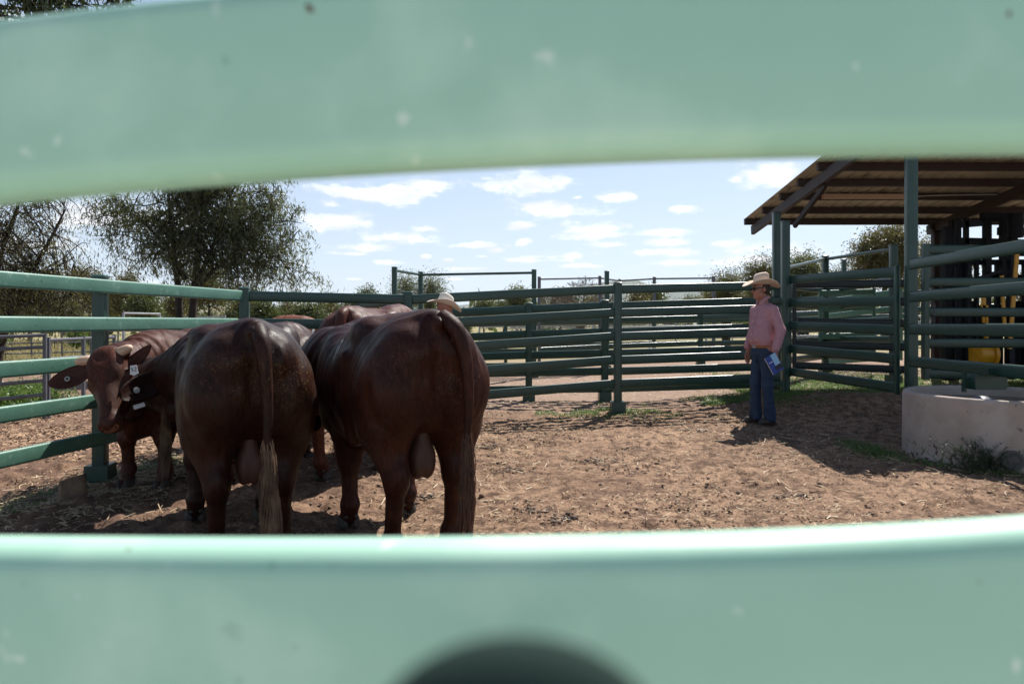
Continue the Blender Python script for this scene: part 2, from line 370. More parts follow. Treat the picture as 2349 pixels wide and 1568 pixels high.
# ------------------------------------------------------------------ terrain
def sstep(a, b, t): t = np.clip((t-a)/(b-a), 0, 1); return t*t*(3-2*t)
def gz(x, y):
    x = np.asarray(x, float); y = np.asarray(y, float)
    xc = np.clip(x, -12, 14)
    z = .118+.019*xc+.008*np.clip(y-6, 0, 6)
    z = z+.12*sstep(8.0, 9.2, y)*sstep(1.8, 3.8, x)*(1-sstep(14, 22, y))+.035*sstep(8.0, 9.0, y)
    z = z+.10*np.exp(-(((x-4.3)/1.0)**2+((y-8.6)/.55)**2))
    z = z+.0016*np.clip(y-25, 0, 400)+.00003*np.clip(y-60,0,1e9)**1.35
    z = z-.8*sstep(40,110,y)*(1-sstep(90,400,y))
    return z
def G(x, y): return float(gz(x, y))

def ground_material():
    m = bpy.data.materials.new('yard_dirt'); m.use_nodes = True; nt = m.node_tree; N = nt.nodes.new; L = nt.links.new
    b = nt.nodes['Principled BSDF']; b.inputs['Roughness'].default_value = .95; b.inputs['Specular IOR Level'].default_value = .2
    geo = N('ShaderNodeNewGeometry'); P = geo.outputs['Position']
    def noise(sc, det=5, ro=.55, vec=P):
        n = N('ShaderNodeTexNoise'); n.inputs['Scale'].default_value = sc; n.inputs['Detail'].default_value = det; n.inputs['Roughness'].default_value = ro; L(vec, n.inputs['Vector']); return n.outputs[0]
    def ramp(v, a, c):
        r = N('ShaderNodeMapRange'); L(v, r.inputs[0]); r.inputs[1].default_value = a; r.inputs[2].default_value = c; return r.outputs[0]
    def mix(f, a, c):
        x = N('ShaderNodeMix'); x.data_type = 'RGBA'; L(f, x.inputs[0])
        for s, v in ((6,a),(7,c)):
            if isinstance(v, tuple): x.inputs[s].default_value = (*v, 1)
            else: L(v, x.inputs[s])
        return x.outputs[2]
    def mul(a, c):
        x = N('ShaderNodeMath'); x.operation = 'MULTIPLY'; L(a, x.inputs[0])
        if isinstance(c, float): x.inputs[1].default_value = c
        else: L(c, x.inputs[1])
        return x.outputs[0]
    base = mix(ramp(noise(1.1, 6), .35, .65), (.365,.235,.150), (.225,.138,.088))
    base = mix(ramp(noise(9, 6, .7), .44, .60), base, (.105,.062,.040))
    base = mix(ramp(noise(38, 5, .7), .53, .62), base, (.075,.045,.032))
    base = mix(mul(ramp(noise(60, 4, .6), .60, .68), ramp(noise(.9, 3), .40, .62)), base, (.55,.42,.27))
    sp = N('ShaderNodeSeparateXYZ'); L(P, sp.inputs[0])
    yb = N('ShaderNodeMapRange'); L(sp.outputs[1], yb.inputs[0]); yb.inputs[1].default_value = 8.6; yb.inputs[2].default_value = 10.0
    gravel = mix(ramp(noise(26, 5, .7), .42, .6), (.33,.225,.165), (.22,.155,.115))
    base = mix(yb.outputs[0], base, gravel)
    # churned darker earth on the left of the yard, bark chip beyond the left fence
    xl = N('ShaderNodeMapRange'); L(sp.outputs[0], xl.inputs[0]); xl.inputs[1].default_value = -.5; xl.inputs[2].default_value = -2.4
    base = mix(mul(xl.outputs[0], ramp(noise(2.5, 5), .3, .6)), base, (.15,.088,.062))
    yf = N('ShaderNodeMapRange'); L(sp.outputs[1], yf.inputs[0]); yf.inputs[1].default_value = 17.; yf.inputs[2].default_value = 24.
    dry = mix(ramp(noise(.35, 6), .35, .65), (.33,.27,.14), (.20,.19,.085))
    base = mix(yf.outputs[0], base, dry)
    L(base, b.inputs['Base Color'])
    bp = N('ShaderNodeBump'); bp.inputs['Strength'].default_value = .9; bp.inputs['Distance'].default_value = .02; L(noise(30, 8, .7), bp.inputs['Height']); L(bp.outputs[0], b.inputs['Normal'])
    return m
def build_ground():
    def axis(lo, hi, step, far, g):
        a = list(np.arange(lo, hi, step)); s = step; v = hi
        while v < far[1]: a.append(v); s *= g; v += s
        s = step; v = lo-step; pre = []
        while v > far[0]: pre.append(v); s *= g; v -= s
        return np.array(pre[::-1]+a)
    xs = axis(-4.6, 5.2, .026, (-4500, 4500), 1.12); ys = axis(2.6, 10.6, .026, (-60, 9000), 1.10)
    X, Y = np.meshgrid(xs, ys, indexing='ij'); Z = gz(X, Y)
    near = (1-sstep(12, 20, np.abs(Y)))*(1-sstep(10, 16, np.abs(X)))
    churn = .45+.9*sstep(.2, -2.2, X)+.4*sstep(.5,.72,vnoise(X,Y,1.3,5))
    n = (vnoise(X,Y,.42,1)-.5)*.030+(vnoise(X,Y,.15,2)-.5)*.030+(vnoise(X+.3,Y,.07,3)-.5)*.026+np.clip(vnoise(X,Y,.055,4)-.62,0,1)*.055
    Z = Z+n*near*churn
    rg = np.random.default_rng(9); m = 1500
    for px, py, a in zip(rg.uniform(-4.4,5.0,m), rg.uniform(2.8,9.6,m)**1.0, rg.uniform(0,6.28,m)):
        i0, i1 = np.searchsorted(xs, (px-.16, px+.16)); j0, j1 = np.searchsorted(ys, (py-.16, py+.16)); sl = (slice(i0,i1), slice(j0,j1)); dx, dy = X[sl]-px, Y[sl]-py
        u = dx*math.cos(a)+dy*math.sin(a); v = -dx*math.sin(a)+dy*math.cos(a); q = np.sqrt((u/.062)**2+(v/.050)**2); dep = rg.uniform(.006,.022)
        Z[sl] += dep*(-np.exp(-q**4)+.45*np.exp(-((q-1.25)/.28)**2)+.35*np.exp(-q**4)*np.exp(-(v/.008)**2))
    nx, ny = X.shape; I = np.arange(nx*ny).reshape(nx, ny)
    Fq = np.stack([I[:-1,:-1], I[1:,:-1], I[1:,1:], I[:-1,1:]], -1).reshape(-1, 4)
    o = link('ground', mesh_np('ground', np.stack([X,Y,Z], -1).reshape(-1,3), Fq, ground_material(), True)); tag(o, kind='structure')
build_ground()

# ------------------------------------------------------------------ rails, posts, fences
RAIL = rrect(.042, .115, .018, 4)
def rail(p0, p1, mt=GREEN, parent=None, prof=RAIL, name='rail'):
    m = MB(); m.sweep([p0, p1], prof); return m.build(name, mt, parent, auto=50)
def post(x, y, z0, z1, s=.1, mt=GREEN, parent=None, foot=True, name='post', rz=0.0, fh=.22):
    m = MB(); pr = rrect(s, s, .012, 2)
    M = Matrix.Rotation(rz, 3, 'Z')
    def ring(z, k): return [Vector((x,y,z))+M@Vector((a*k, b*k, 0)) for a, b in pr]
    n = len(pr); vs = ring(z0, 1)+ring(z1-.012, 1)+ring(z1-.010, 1.14)+ring(z1, 1.14)+ring(z1+.012, .85)
    fs = []
    for i in range(4):
        for j in range(n): k = (j+1) % n; fs.append((i*n+j, i*n+k, (i+1)*n+k, (i+1)*n+j))
    fs.append(tuple(4*n+j for j in range(n))); m.add(vs, fs)
    o = m.build(name, mt, parent, auto=40)
    if foot:
        f = MB(); f.box((x, y, z0+fh/2-.03), (s*1.9, s*1.9, fh), M, taper=.93); f.build('footing', mt, o, auto=40)
    return o
def fence(label, P, offs, mt=GREEN, pmt=None, group=None, cat='fence', s=.1, prof=RAIL, name='rail_fence', gaps=(), foot=True, rz=0.0, tops=None, overhead=False, fh=.22, behind=None):
    """P: (x, y, z of the top rail centre) of each post"""
    x0, y0, _ = P[0]; root = empty(name, (x0, y0, G(x0,y0)), 0, label, cat, group); bpy.context.view_layer.update()
    inv = Vector((x0, y0, G(x0,y0)))
    for i, (x, y, zt) in enumerate(P):
        if ('p', i) in gaps: continue
        top = (tops[i] if tops and tops[i] else zt+.085)
        bx, by = behind if (behind and i < len(P)-1) else (0, 0)
        post(x-inv.x+bx, y-inv.y+by, G(x,y)-.05-inv.z, top-inv.z, s, pmt or mt, root, foot=foot, rz=rz, fh=fh)
    for i in range(len(P)-1):
        if i in gaps: continue
        a, b = Vector(P[i])-inv, Vector(P[i+1])-inv; t = (b-a); t.z = 0; t.normalize()
        for o in offs:
            k0 = -.0 if (behind and i > 0) else .5; k1 = -.0 if (behind and i < len(P)-2) else .5
            rail(a+t*s*k0-Vector((0,0,o)), b-t*s*k1-Vector((0,0,o)), mt, root, prof)
        if overhead and tops and tops[i] and tops[i+1]:
            q = Vector((0,0,0)); q.z = tops[i]-.06-P[i][2]; q2 = Vector((0,0,tops[i+1]-.06-P[i+1][2]))
            rail(a+t*s*.5+q, b-t*s*.5+q2, mt, root, rrect(.05,.05,.006,1), 'overhead_bar')
    return root

# the fence the photograph is taken through: two rails coloured for flash light, a forearm away, slightly bent
def near_fence():
    root = empty('near_rail_fence', (-1.75, .40, G(-1.75,.4)), 0, 'rail fence coloured flash-bright mint green, blurred and close, seen through its gap', 'fence')
    inv = Vector(root.location)
    def bent(pts, hs, name='rail', lab=None, mt=MINT_FLASH):
        m = MB(); P = []; S = []
        # smooth curve through the control points
        A = np.array([tuple(p) for p in pts]); xs = np.linspace(-1.75, 1.9, 140); mid = (A[:,0] > -1.2) & (A[:,0] < 1.2) if len(A) > 4 else np.ones(len(A), bool)
        cy, cz = [np.polyfit(A[mid,0], A[mid,j], 3 if mid.sum() > 4 else 1) for j in (1,2)]; lim = .62; xc = np.clip(xs, -lim, lim)
        for x, q in zip(xs, xc): P.append(Vector((x, np.polyval(cy,q)+np.polyval(np.polyder(cy),q)*(x-q), np.polyval(cz,q)+np.polyval(np.polyder(cz),q)*(x-q)))-inv)
        m.sweep(P, rrect(.042, hs, .0165, 6))
        o = m.build(name, mt, root, auto=60)
        if lab: o['label'] = lab
        return o
    # edges read off the photograph: bottom edge of the upper rail, top edge of the lower rail
    H = .106
    def pt(u, v, d, up): z = WZ(v, d+.034); return (WX(u, d), d+.021, z+(H/2 if up else -H/2))
    bent([(-1.75,.47,1.43)]+[pt(u, v, d, True) for u, v, d in ((-500,520,.408),(0,465,.394),(600,424,.378),(1100,397,.366),(1700,373,.362),(2349,364,.362),(2900,366,.362))]+[(1.9,.40,1.475)], H, lab='upper rail coloured flash-bright mint, bent slightly, across the sky')
    bent([(-1.75,.47,1.165)]+[pt(u, v, d, False) for u, v, d in ((-500,1218,.408),(0,1219,.394),(600,1224,.378),(1100,1224,.366),(1700,1210,.362),(2349,1177,.362),(2900,1140,.362))]+[(1.9,.40,1.21)], H, lab='lower rail coloured flash-bright mint, with a sunlit top edge')
    for dz in (.62, .92): bent([(-1.75,.47,1.485-dz), (0,.385,1.485-dz), (1.9,.40,1.53-dz)], H)
    for x, y in ((-1.75,.45), (1.9,.40)): post(x-inv.x, y-inv.y, -.05, 1.62-inv.z, .1, MINT_FLASH, root, foot=True)
near_fence()
def bounce_apron():  # unseen pale slab added behind the camera to bounce sun onto the near rails
    m = MB(); m.box((0,-3.9,G(0,0)-.02), (14,8.0,.16)); o = m.build('bounce_slab', mat('bounce_concrete', (.50,.48,.43), .9, var=(.43,.41,.36), vscale=3, bump=.3, bscale=60)); tag(o, kind='structure'); o.rotation_euler = (0, -math.atan(.019), 0)
bounce_apron()
def lens_shadow_form():
    # lens shadow from flash, modelled as a dark knob before the lower near rail
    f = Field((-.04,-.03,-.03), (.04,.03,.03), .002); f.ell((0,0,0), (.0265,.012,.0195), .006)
    d = .12; root = empty('lens_shadow', (WX(1185, d), d, WZ(1568, d)-.0115), 0, 'flash lens shadow modelled as dark knob, out of focus on the lower near rail', 'blob')
    link('lens_shadow_form', f.mesh('lens_shadow_form', LENS_SHADOW), root); m = MB(); m.tube([(0,.004,-.004),(0,.242,-.136)], .007, 16); m.build('stem', LENS_SHADOW, root, smooth=True)  # stem is added only to tie the shadow form to the rail
lens_shadow_form()

OF = [0, .306, .612, .918, 1.224]
LF = [( -3.62, 3.72, 1.648), (-3.44,4.75,1.648), (-3.30,5.59,1.648), (-2.97,7.58,1.652)]
fence('weathered green rail fence, rails coloured sunlit, along the left of the bull yard', [(-3.80,2.6,1.645), (-3.30,5.59,1.648), (-2.97,7.58,1.652)], OF, GREEN_L, group='cattle yard fences', gaps=(('p',0),), rz=R(9), pmt=GREEN, behind=(-.078,.012))  # posts take the darker green for their shaded faces, rails the sunlit one
P1 = (WX(937,8.2), 8.2, 1.635); P2 = (WX(1417,8.85), 8.85, 1.790); P3 = (WX(1795,9.1)+.02, 9.12, 1.853)
fence('dark green rail fence across the back, behind the standing man', [(-2.975,7.60,1.652), P1, P2, P3], OF, GREEN, group='cattle yard fences', gaps=(('p',0),('p',3)), s=.1)
# right fence beside the trough
ox = 4.27
fence('green rail fence on the right passing over the concrete trough', [(4.29,7.38,1.983), (4.19,3.2,1.994)], [0,.349,.697,1.045], GREEN, group='cattle yard fences', gaps=(('p',0),), s=.1)

def gate_leaf(label, a, b, offs, mt=GREEN, hs=.115, group='yard gates', stile=.05, zb=None, mid=False, chain=None):
    a = Vector(a); b = Vector(b); root = empty('yard_gate', (a.x, a.y, G(a.x,a.y)), 0, label, 'gate', group); inv = Vector(root.location); a -= inv; b -= inv
    t = (b-a); t.z = 0; L = t.length; t.normalize()
    pr = rrect(.042, hs, .018, 3); dn = Vector((0,0,1)); lo = offs[-1]
    for o in offs: rail(a+t*stile-dn*o, b-t*stile-dn*o, mt, root, pr)
    for p, q in ((a, 0), (b, 1)):
        m = MB(); c = p+t*(stile/2 if not q else -stile/2); m.sweep([c-dn*(lo+hs*.6), c+dn*hs*.6], rrect(stile, stile, .008, 1), up=Vector((0,1,0))); m.build('gate_stile', mt, root, auto=40)
    if mid:
        c = a+t*L*mid+Vector((0,-.03,0)); m = MB(); m.sweep([c-dn*(lo+hs*.4), c+dn*hs*.4], rrect(.04, .04, .006, 1), up=Vector((0,1,0))); m.build('gate_brace', mt, root)
    return root, inv
def chain(p, n, parent, inv, mt=GALV_D, link_l=.045, sag=None):
    m = MB(); c = Vector(p)-inv
    for i in range(n):
        pts = []; ang = R(90*(i%2))
        for j in range(11):
            a = 2*math.pi*j/10; w = .012*math.cos(a); l = link_l*.62*math.sin(a)
            pts.append(c+Vector((w*math.cos(ang), w*math.sin(ang), l)))
        m.tube(pts, .0045, 5); c = c+Vector((0,0,-link_l)) if not sag else c+Vector(sag)
    m.build('chain', mt, parent, smooth=True)
g1, i1 = gate_leaf('five rail green gate between the man and the big post', (3.845,9.50,1.952), (4.235,7.48,1.912), [0,.318,.636,.954,1.272], mid=False)
chain((3.83,9.40,1.32), 5, g1, i1, sag=(.02,-.02,-.028)); chain((3.90,9.33,1.45), 4, g1, i1)
g2, i2 = gate_leaf('tall green gate with hanging chain, behind the right fence', W(2116,572,8.4), W(2560,572,8.4), [.0,.402,.772,1.152,1.53], GREEN, stile=.075)
chain(W(2143,700,8.33), 8, g2, i2)
gate_leaf('short green gate panel coloured sunlit, standing open beyond the gate', W(1878,672,12), W(2008,669,12), [0,.275,.53,.76,1.0], GREEN_L, hs=.1)
gate_leaf('green gate coloured near black for shade, behind the five rail gate', W(1818,652,9.7), W(2085,650,9.1), [.0,.24,.53,.85,1.15], GREEN_D, hs=.10)
gate_leaf('green gate coloured sunlit, seen past the gate coloured near black for shade', W(1895,690,13.5), W(2070,668,12.5), [0,.3,.6,.9,1.2], GREEN_L, hs=.1)

F2 = [W(1010,720,10.7), W(1213,708.5,10.2), W(1387,702,9.95), W(1800,689,9.9)]
fence('second dark green fence close behind the back fence', F2, [0,.376,.69,.95,1.2], GREEN, group='cattle yard fences', gaps=(('p',0),('p',3)))
fence('short green race fence poking out above the middle bulls', [W(822,700,9.6), W(935,688,8.9)], [0,.30,.6,.9], GREEN, group='cattle yard fences', s=.09, gaps=(('p',1),))
def top(v, d): return WZ(v, d)
fence('tall framed green gateway above the white hat', [(WX(905,13.6),13.6,1.55), (WX(965,15),15,1.60), (WX(1225,14.4),14.4,1.66)], [0,.3,.6,.9,1.2], GREEN, group='tall overhead gateways', tops=[top(613,13.6), top(624,15), top(619,14.4)], overhead=True, fh=.2)
fence('green fence running behind the second fence to the shed', [(WX(1225,14.4)+.1,14.5,1.68), (WX(1392,15.5),15.5,1.72), (WX(1607,16),16,1.78), (WX(1800,15),15,1.84)], [0,.3,.6,.9,1.2], GREEN, group='cattle yard fences', gaps=(('p',0),('p',3)), tops=[None, top(622,15.5), None, None])
fence('long green fence furthest back across the yards', [(WX(900,19),19,1.6), (WX(1160,20),20,1.64), (WX(1500,20.5),20.5,1.72), (WX(1800,19),19,1.78), (WX(2100,17),17,1.86)], [0,.32,.64,.96], GREEN, group='cattle yard fences', foot=False, gaps=(('p',0),))
SQ = rrect(.05,.05,.008,1)
fence('thin grey overhead gateway between the bare tree and middle post', [(WX(1237,19),19,1.5), (WX(1376,21),21,1.5), (WX(1421,23),23,1.5), (WX(1501,21.5),21.5,1.6), (WX(1637,20),20,1.6)], [0,.45,.9], GALV_D, group='tall overhead gateways', s=.09, prof=SQ, tops=[top(635,19), top(633,21), top(640,23), top(635,21.5), top(633,20)], overhead=True, foot=False)
fence('tall green framed gateway between the gate and the shed', [(WX(1800,10.8),10.8,1.95), (WX(1893,12.6),12.6,1.95), (WX(2050,10.4),10.4,2.0)], [0,.3,.6,.9,1.2], GREEN, group='tall overhead gateways', tops=[top(606,10.8), top(587,12.6), top(562,10.4)], overhead=True, gaps=(('p',0),))
fence('slim green posts behind the framed gateway', [(WX(1800,17),17,1.9), (WX(1936,15.4),15.4,1.95), (WX(2160,14),14,2.0), (WX(2400,13),13,2.05)], [0,.35,.7,1.05], GREEN, group='cattle yard fences', s=.09, tops=[None, top(595,15.4), None, None], foot=False)
for i, (lab, y0, z) in enumerate((('pale galvanised railing in the far yards, middle distance', 27, 1.46), ('pale galvanised railing furthest off beyond the yards', 36, 1.62))):
    pts = [(WX(u, y0+(.5 if k % 2 else 0)), y0+(.5 if k % 2 else 0), z+.0004*(u-1000)) for k, u in enumerate(range(1100+60*i, 2500, 130))]
    fence(lab, pts, [0,.3,.62,.95], GALV, group='galvanised railings', s=.07, prof=rrect(.04,.075,.012,2), foot=False)

# galvanised panels and gates past the left fence
def steel_panel(label, a, b, h, bars, group, mt=GALV_D, th=.045, mid=0, cat='gate panel', name='steel_panel'):
    a = Vector((a[0], a[1], G(*a))); b = Vector((b[0], b[1], G(*b))); root = empty(name, a, 0, label, cat, group); b -= a; inv = Vector(a); a = Vector((0,0,0))
    t = (b-a).normalized(); pr = rrect(th, th, .006, 1)
    for z in bars: rail(a+Vector((0,0,z)), b+Vector((0,0,z)), mt, root, pr, 'bar')
    ps = [a, b]+[a+(b-a)*(k+1)/(mid+1) for k in range(mid)]
    for p in ps:
        m = MB(); m.sweep([p-Vector((0,0,.05)), p+Vector((0,0,h))], pr, up=Vector((0,1,0))); m.build('post', mt, root)
    return root
d = 9.2; steel_panel('grey steel gate panel beyond the left fence, by the shrub', (WX(-60,8.6),8.6), (WX(103,9.2),9.2), 1.15, [.16,.33,.52,.74,.97,1.13], 'grey steel panels')
steel_panel('grey steel railing to the right of the grey gate panel', (WX(111,9.25),9.25), (WX(262,10.5),10.5), 1.1, [.80,1.06], 'grey steel panels', mid=1)
steel_panel('tall thin steel frame under the big tree', (WX(283,17),17), (WX(366,18.5),18.5), 1.6, [1.58,.9], 'thin steel frames', GALV, th=.05)
steel_panel('low thin steel frame right of the big tree trunks', (WX(366,21),21), (WX(516,20),20), 1.55, [1.5,.8], 'thin steel frames', GALV, th=.045)
steel_panel('farthest grey railing across the dry grass on the left', (WX(-80,22),22), (WX(330,26),26), 1.1, [.35,.7,1.08], 'grey steel panels', GALV_D, mid=5)

# ------------------------------------------------------------------ open shed
def shed():
    x0, x1, yf, yb = 3.88, 12.5, 7.56, 11.45
    zr = lambda y: 3.02+(11.2-y)*.125
    root = empty('open_shed', (x0, yb, G(x0, yb)), 0, 'open cattle shed with corrugated lean-to roof over the crush', 'shed'); inv = Vector(root.location)
    # corrugated sheet, ribs running down the slope
    xs = []; zs = []; x = x0
    while x < x1:
        for dx, dz in ((0,0),(.125,0),(.138,.022),(.165,.022),(.178,0)): xs.append(x+dx); zs.append(dz)
        x += .19
    n = len(xs); vs = []; fs = []
    for lay in (0, .004):
        for y in (yf, yb):
            for x, dz in zip(xs, zs): vs.append((x-inv.x, y-inv.y, zr(y)+.09+dz+lay-inv.z))
    for i in range(n-1):
        fs.append((i, n+i, n+i+1, i+1)); fs.append((2*n+i, 2*n+i+1, 3*n+i+1, 3*n+i))
        fs.append((i, i+1, 2*n+i+1, 2*n+i)); fs.append((n+i, 3*n+i, 3*n+i+1, n+i+1))
    fs.append((0, 2*n, 3*n, n)); fs.append((n-1, 2*n-1, 4*n-1, 3*n-1))
    MB().add(vs, fs).build('roof_sheet', ROOFM, root)
    for k, (y, xl) in enumerate(((11.36,3.87),(10.72,3.93),(10.02,3.93),(9.40,3.93),(8.78,3.93),(8.16,3.93),(7.56,3.93))):
        m = MB(); m.box(((xl+x1)/2-inv.x, y-inv.y, zr(y)+.036-inv.z), (x1-xl, .06, .10)); m.build('purlin', REDBROWN, root)
    pr = rrect(.06,.15,.006,1)
    for x in (4.02, 6.95, 9.9):
        m = MB(); m.sweep([(x-inv.x, 11.40-inv.y, zr(11.40)-.095-inv.z), (x-inv.x, yf+.03-inv.y, zr(yf+.03)-.095-inv.z)], pr); m.build('rafter', REDBROWN, root)
    m = MB(); m.sweep([(3.93-inv.x, 9.50-inv.y, 2.70-inv.z), (4.06-inv.x, 8.85-inv.y, zr(8.85)-.18-inv.z)], rrect(.05,.07,.005,1)); m.build('knee_brace', REDBROWN, root)
    m = MB(); m.sweep([W(2135,518,11.2)-inv, W(2215,575,11.2)-inv], rrect(.06,.09,.005,1)); m.build('knee_brace', REDBROWN, root)
    # posts
    for x, y, s, mt in ((WX(1781,10.0), 10.0, .10, GREEN), (WX(1799,9.5), 9.46, .102, GREEN), (WX(2090,7.40), 7.40, .102, GREEN)):
        p = post(x-inv.x, y-inv.y, G(x,y)-.05-inv.z, {10.0: 2.97, 9.46: 2.76}.get(y, zr(y)-.19)-inv.z, s, mt, root, foot=False)
        if y < 7.5:
            m = MB(); m.box((x-inv.x, y-inv.y, 2.218-inv.z), (s+.004, s+.004, .004)); m.build('weld_seam', GREEN_D, p)
    for x, y in ((6.95,11.2), (9.9,11.2), (6.95,7.6)): post(x-inv.x, y-inv.y, G(x,y)-.05-inv.z, zr(y)-.19-inv.z, .11, REDBROWN, root, foot=False)
    # ceiling light strip
    m = MB(); y = 9.78; c = Vector(((WX(1985,y)), y, zr(y)-.035)); m.box(c-inv, (1.22,.09,.06)); o = m.build('light_batten', mat('cream_batten', (.42,.27,.17), .6), root)
    m = MB(); c2 = WX(2140,y); m.tube([(c.x+.61-inv.x, y-inv.y, c.z-inv.z), (c.x+1.2-inv.x, y-inv.y, c.z+.02-inv.z), (c.x+3.0-inv.x, y-inv.y, c.z+.04-inv.z)], .008, 5); m.build('conduit', GREYP, root)
shed()

# ------------------------------------------------------------------ cattle crush
def crush():
    d = 10.3; x0 = WX(2188,d); root = empty('cattle_crush', (x0, d, G(x0,d)), 0, 'black steel cattle crush with yellow levers under the shed roof', 'cattle crush'); inv = Vector(root.location)
    g = G(x0, d)
    def up(u, v0, v1, w, dd=d, mt=BLACKST, name='upright'):
        m = MB(); z0, z1 = sorted((WZ(v0,dd), WZ(v1,dd))); m.box((WX(u,dd)-inv.x, dd-inv.y, (z0+z1)/2-inv.z), (w,w,z1-z0)); return m.build(name, mt, root)
    def bar(u0, v0, u1, v1, h, dd=d, mt=BLACKST, name='beam', t=.06, dd1=None):
        m = MB(); m.sweep([W(u0,v0,dd)-inv, W(u1,v1,dd1 or dd)-inv], rrect(t, h, .008, 1)); return m.build(name, mt, root)
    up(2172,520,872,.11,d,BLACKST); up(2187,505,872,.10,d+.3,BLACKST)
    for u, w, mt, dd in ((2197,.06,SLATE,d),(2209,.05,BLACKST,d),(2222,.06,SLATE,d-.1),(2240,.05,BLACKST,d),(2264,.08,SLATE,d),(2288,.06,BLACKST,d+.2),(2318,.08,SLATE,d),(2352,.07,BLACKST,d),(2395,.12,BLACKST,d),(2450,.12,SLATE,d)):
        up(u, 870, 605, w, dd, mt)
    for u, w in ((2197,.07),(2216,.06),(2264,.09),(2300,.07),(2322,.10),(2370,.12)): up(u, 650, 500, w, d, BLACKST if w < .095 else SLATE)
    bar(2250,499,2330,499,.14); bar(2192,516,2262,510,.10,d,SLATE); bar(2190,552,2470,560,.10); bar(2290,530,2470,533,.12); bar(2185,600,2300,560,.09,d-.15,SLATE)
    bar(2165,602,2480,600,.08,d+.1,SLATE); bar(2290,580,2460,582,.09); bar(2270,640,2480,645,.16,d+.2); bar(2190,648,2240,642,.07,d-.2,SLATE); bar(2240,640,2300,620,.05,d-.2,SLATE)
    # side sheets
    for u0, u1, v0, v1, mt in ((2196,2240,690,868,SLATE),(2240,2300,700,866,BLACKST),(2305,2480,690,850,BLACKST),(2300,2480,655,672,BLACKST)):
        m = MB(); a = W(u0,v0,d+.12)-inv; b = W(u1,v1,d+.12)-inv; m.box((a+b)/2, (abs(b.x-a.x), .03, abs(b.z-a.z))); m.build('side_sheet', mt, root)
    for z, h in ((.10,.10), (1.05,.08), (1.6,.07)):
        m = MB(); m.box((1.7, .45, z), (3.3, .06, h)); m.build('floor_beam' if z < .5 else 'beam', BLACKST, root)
    # yellow levers and counterweight
    def lever(pts, w, dd=d-.25):
        m = MB(); m.sweep([W(u,v,dd)-inv for u,v in pts], rrect(.03,w,.006,1)); m.build('lever', YELLOW, root)
    lever([(2226,643),(2257,643)], .06); lever([(2255,640),(2258,740)], .06); lever([(2262,700),(2262,800)], .07); lever([(2298,632),(2305,760)], .05); lever([(2335,560),(2322,720),(2316,800)], .06); lever([(2218,655),(2240,656),(2252,668)], .025); lever([(2250,698),(2275,718),(2290,716)], .05)
    m = MB(); c = W(2256,812,d-.25)-inv
    vs = []; fs = []; n = 28
    for k, (yy, r) in enumerate(((-.14,.17),(-.12,.19),(.06,.19),(.06,.225),(.11,.225))):
        for i in range(n): a = 2*math.pi*i/n; vs.append(c+Vector((yy, r*math.cos(a)*.9, r*math.sin(a)*.9)))
    for k in range(4):
        for i in range(n): j = (i+1) % n; fs.append((k*n+i, k*n+j, (k+1)*n+j, (k+1)*n+i))
    fs.append(tuple(range(n-1,-1,-1))); fs.append(tuple(4*n+i for i in range(n))); m.add(vs, fs); m.build('counterweight', YELLOW, root, auto=40)
    m = MB(); a = W(2330,545,d-.3)-inv; m.tube([a, a+Vector((.0,.0,.35))], .10, 14); m.build('hydraulic_cylinder', BLACKST, root, auto=40)
    return root
crush()

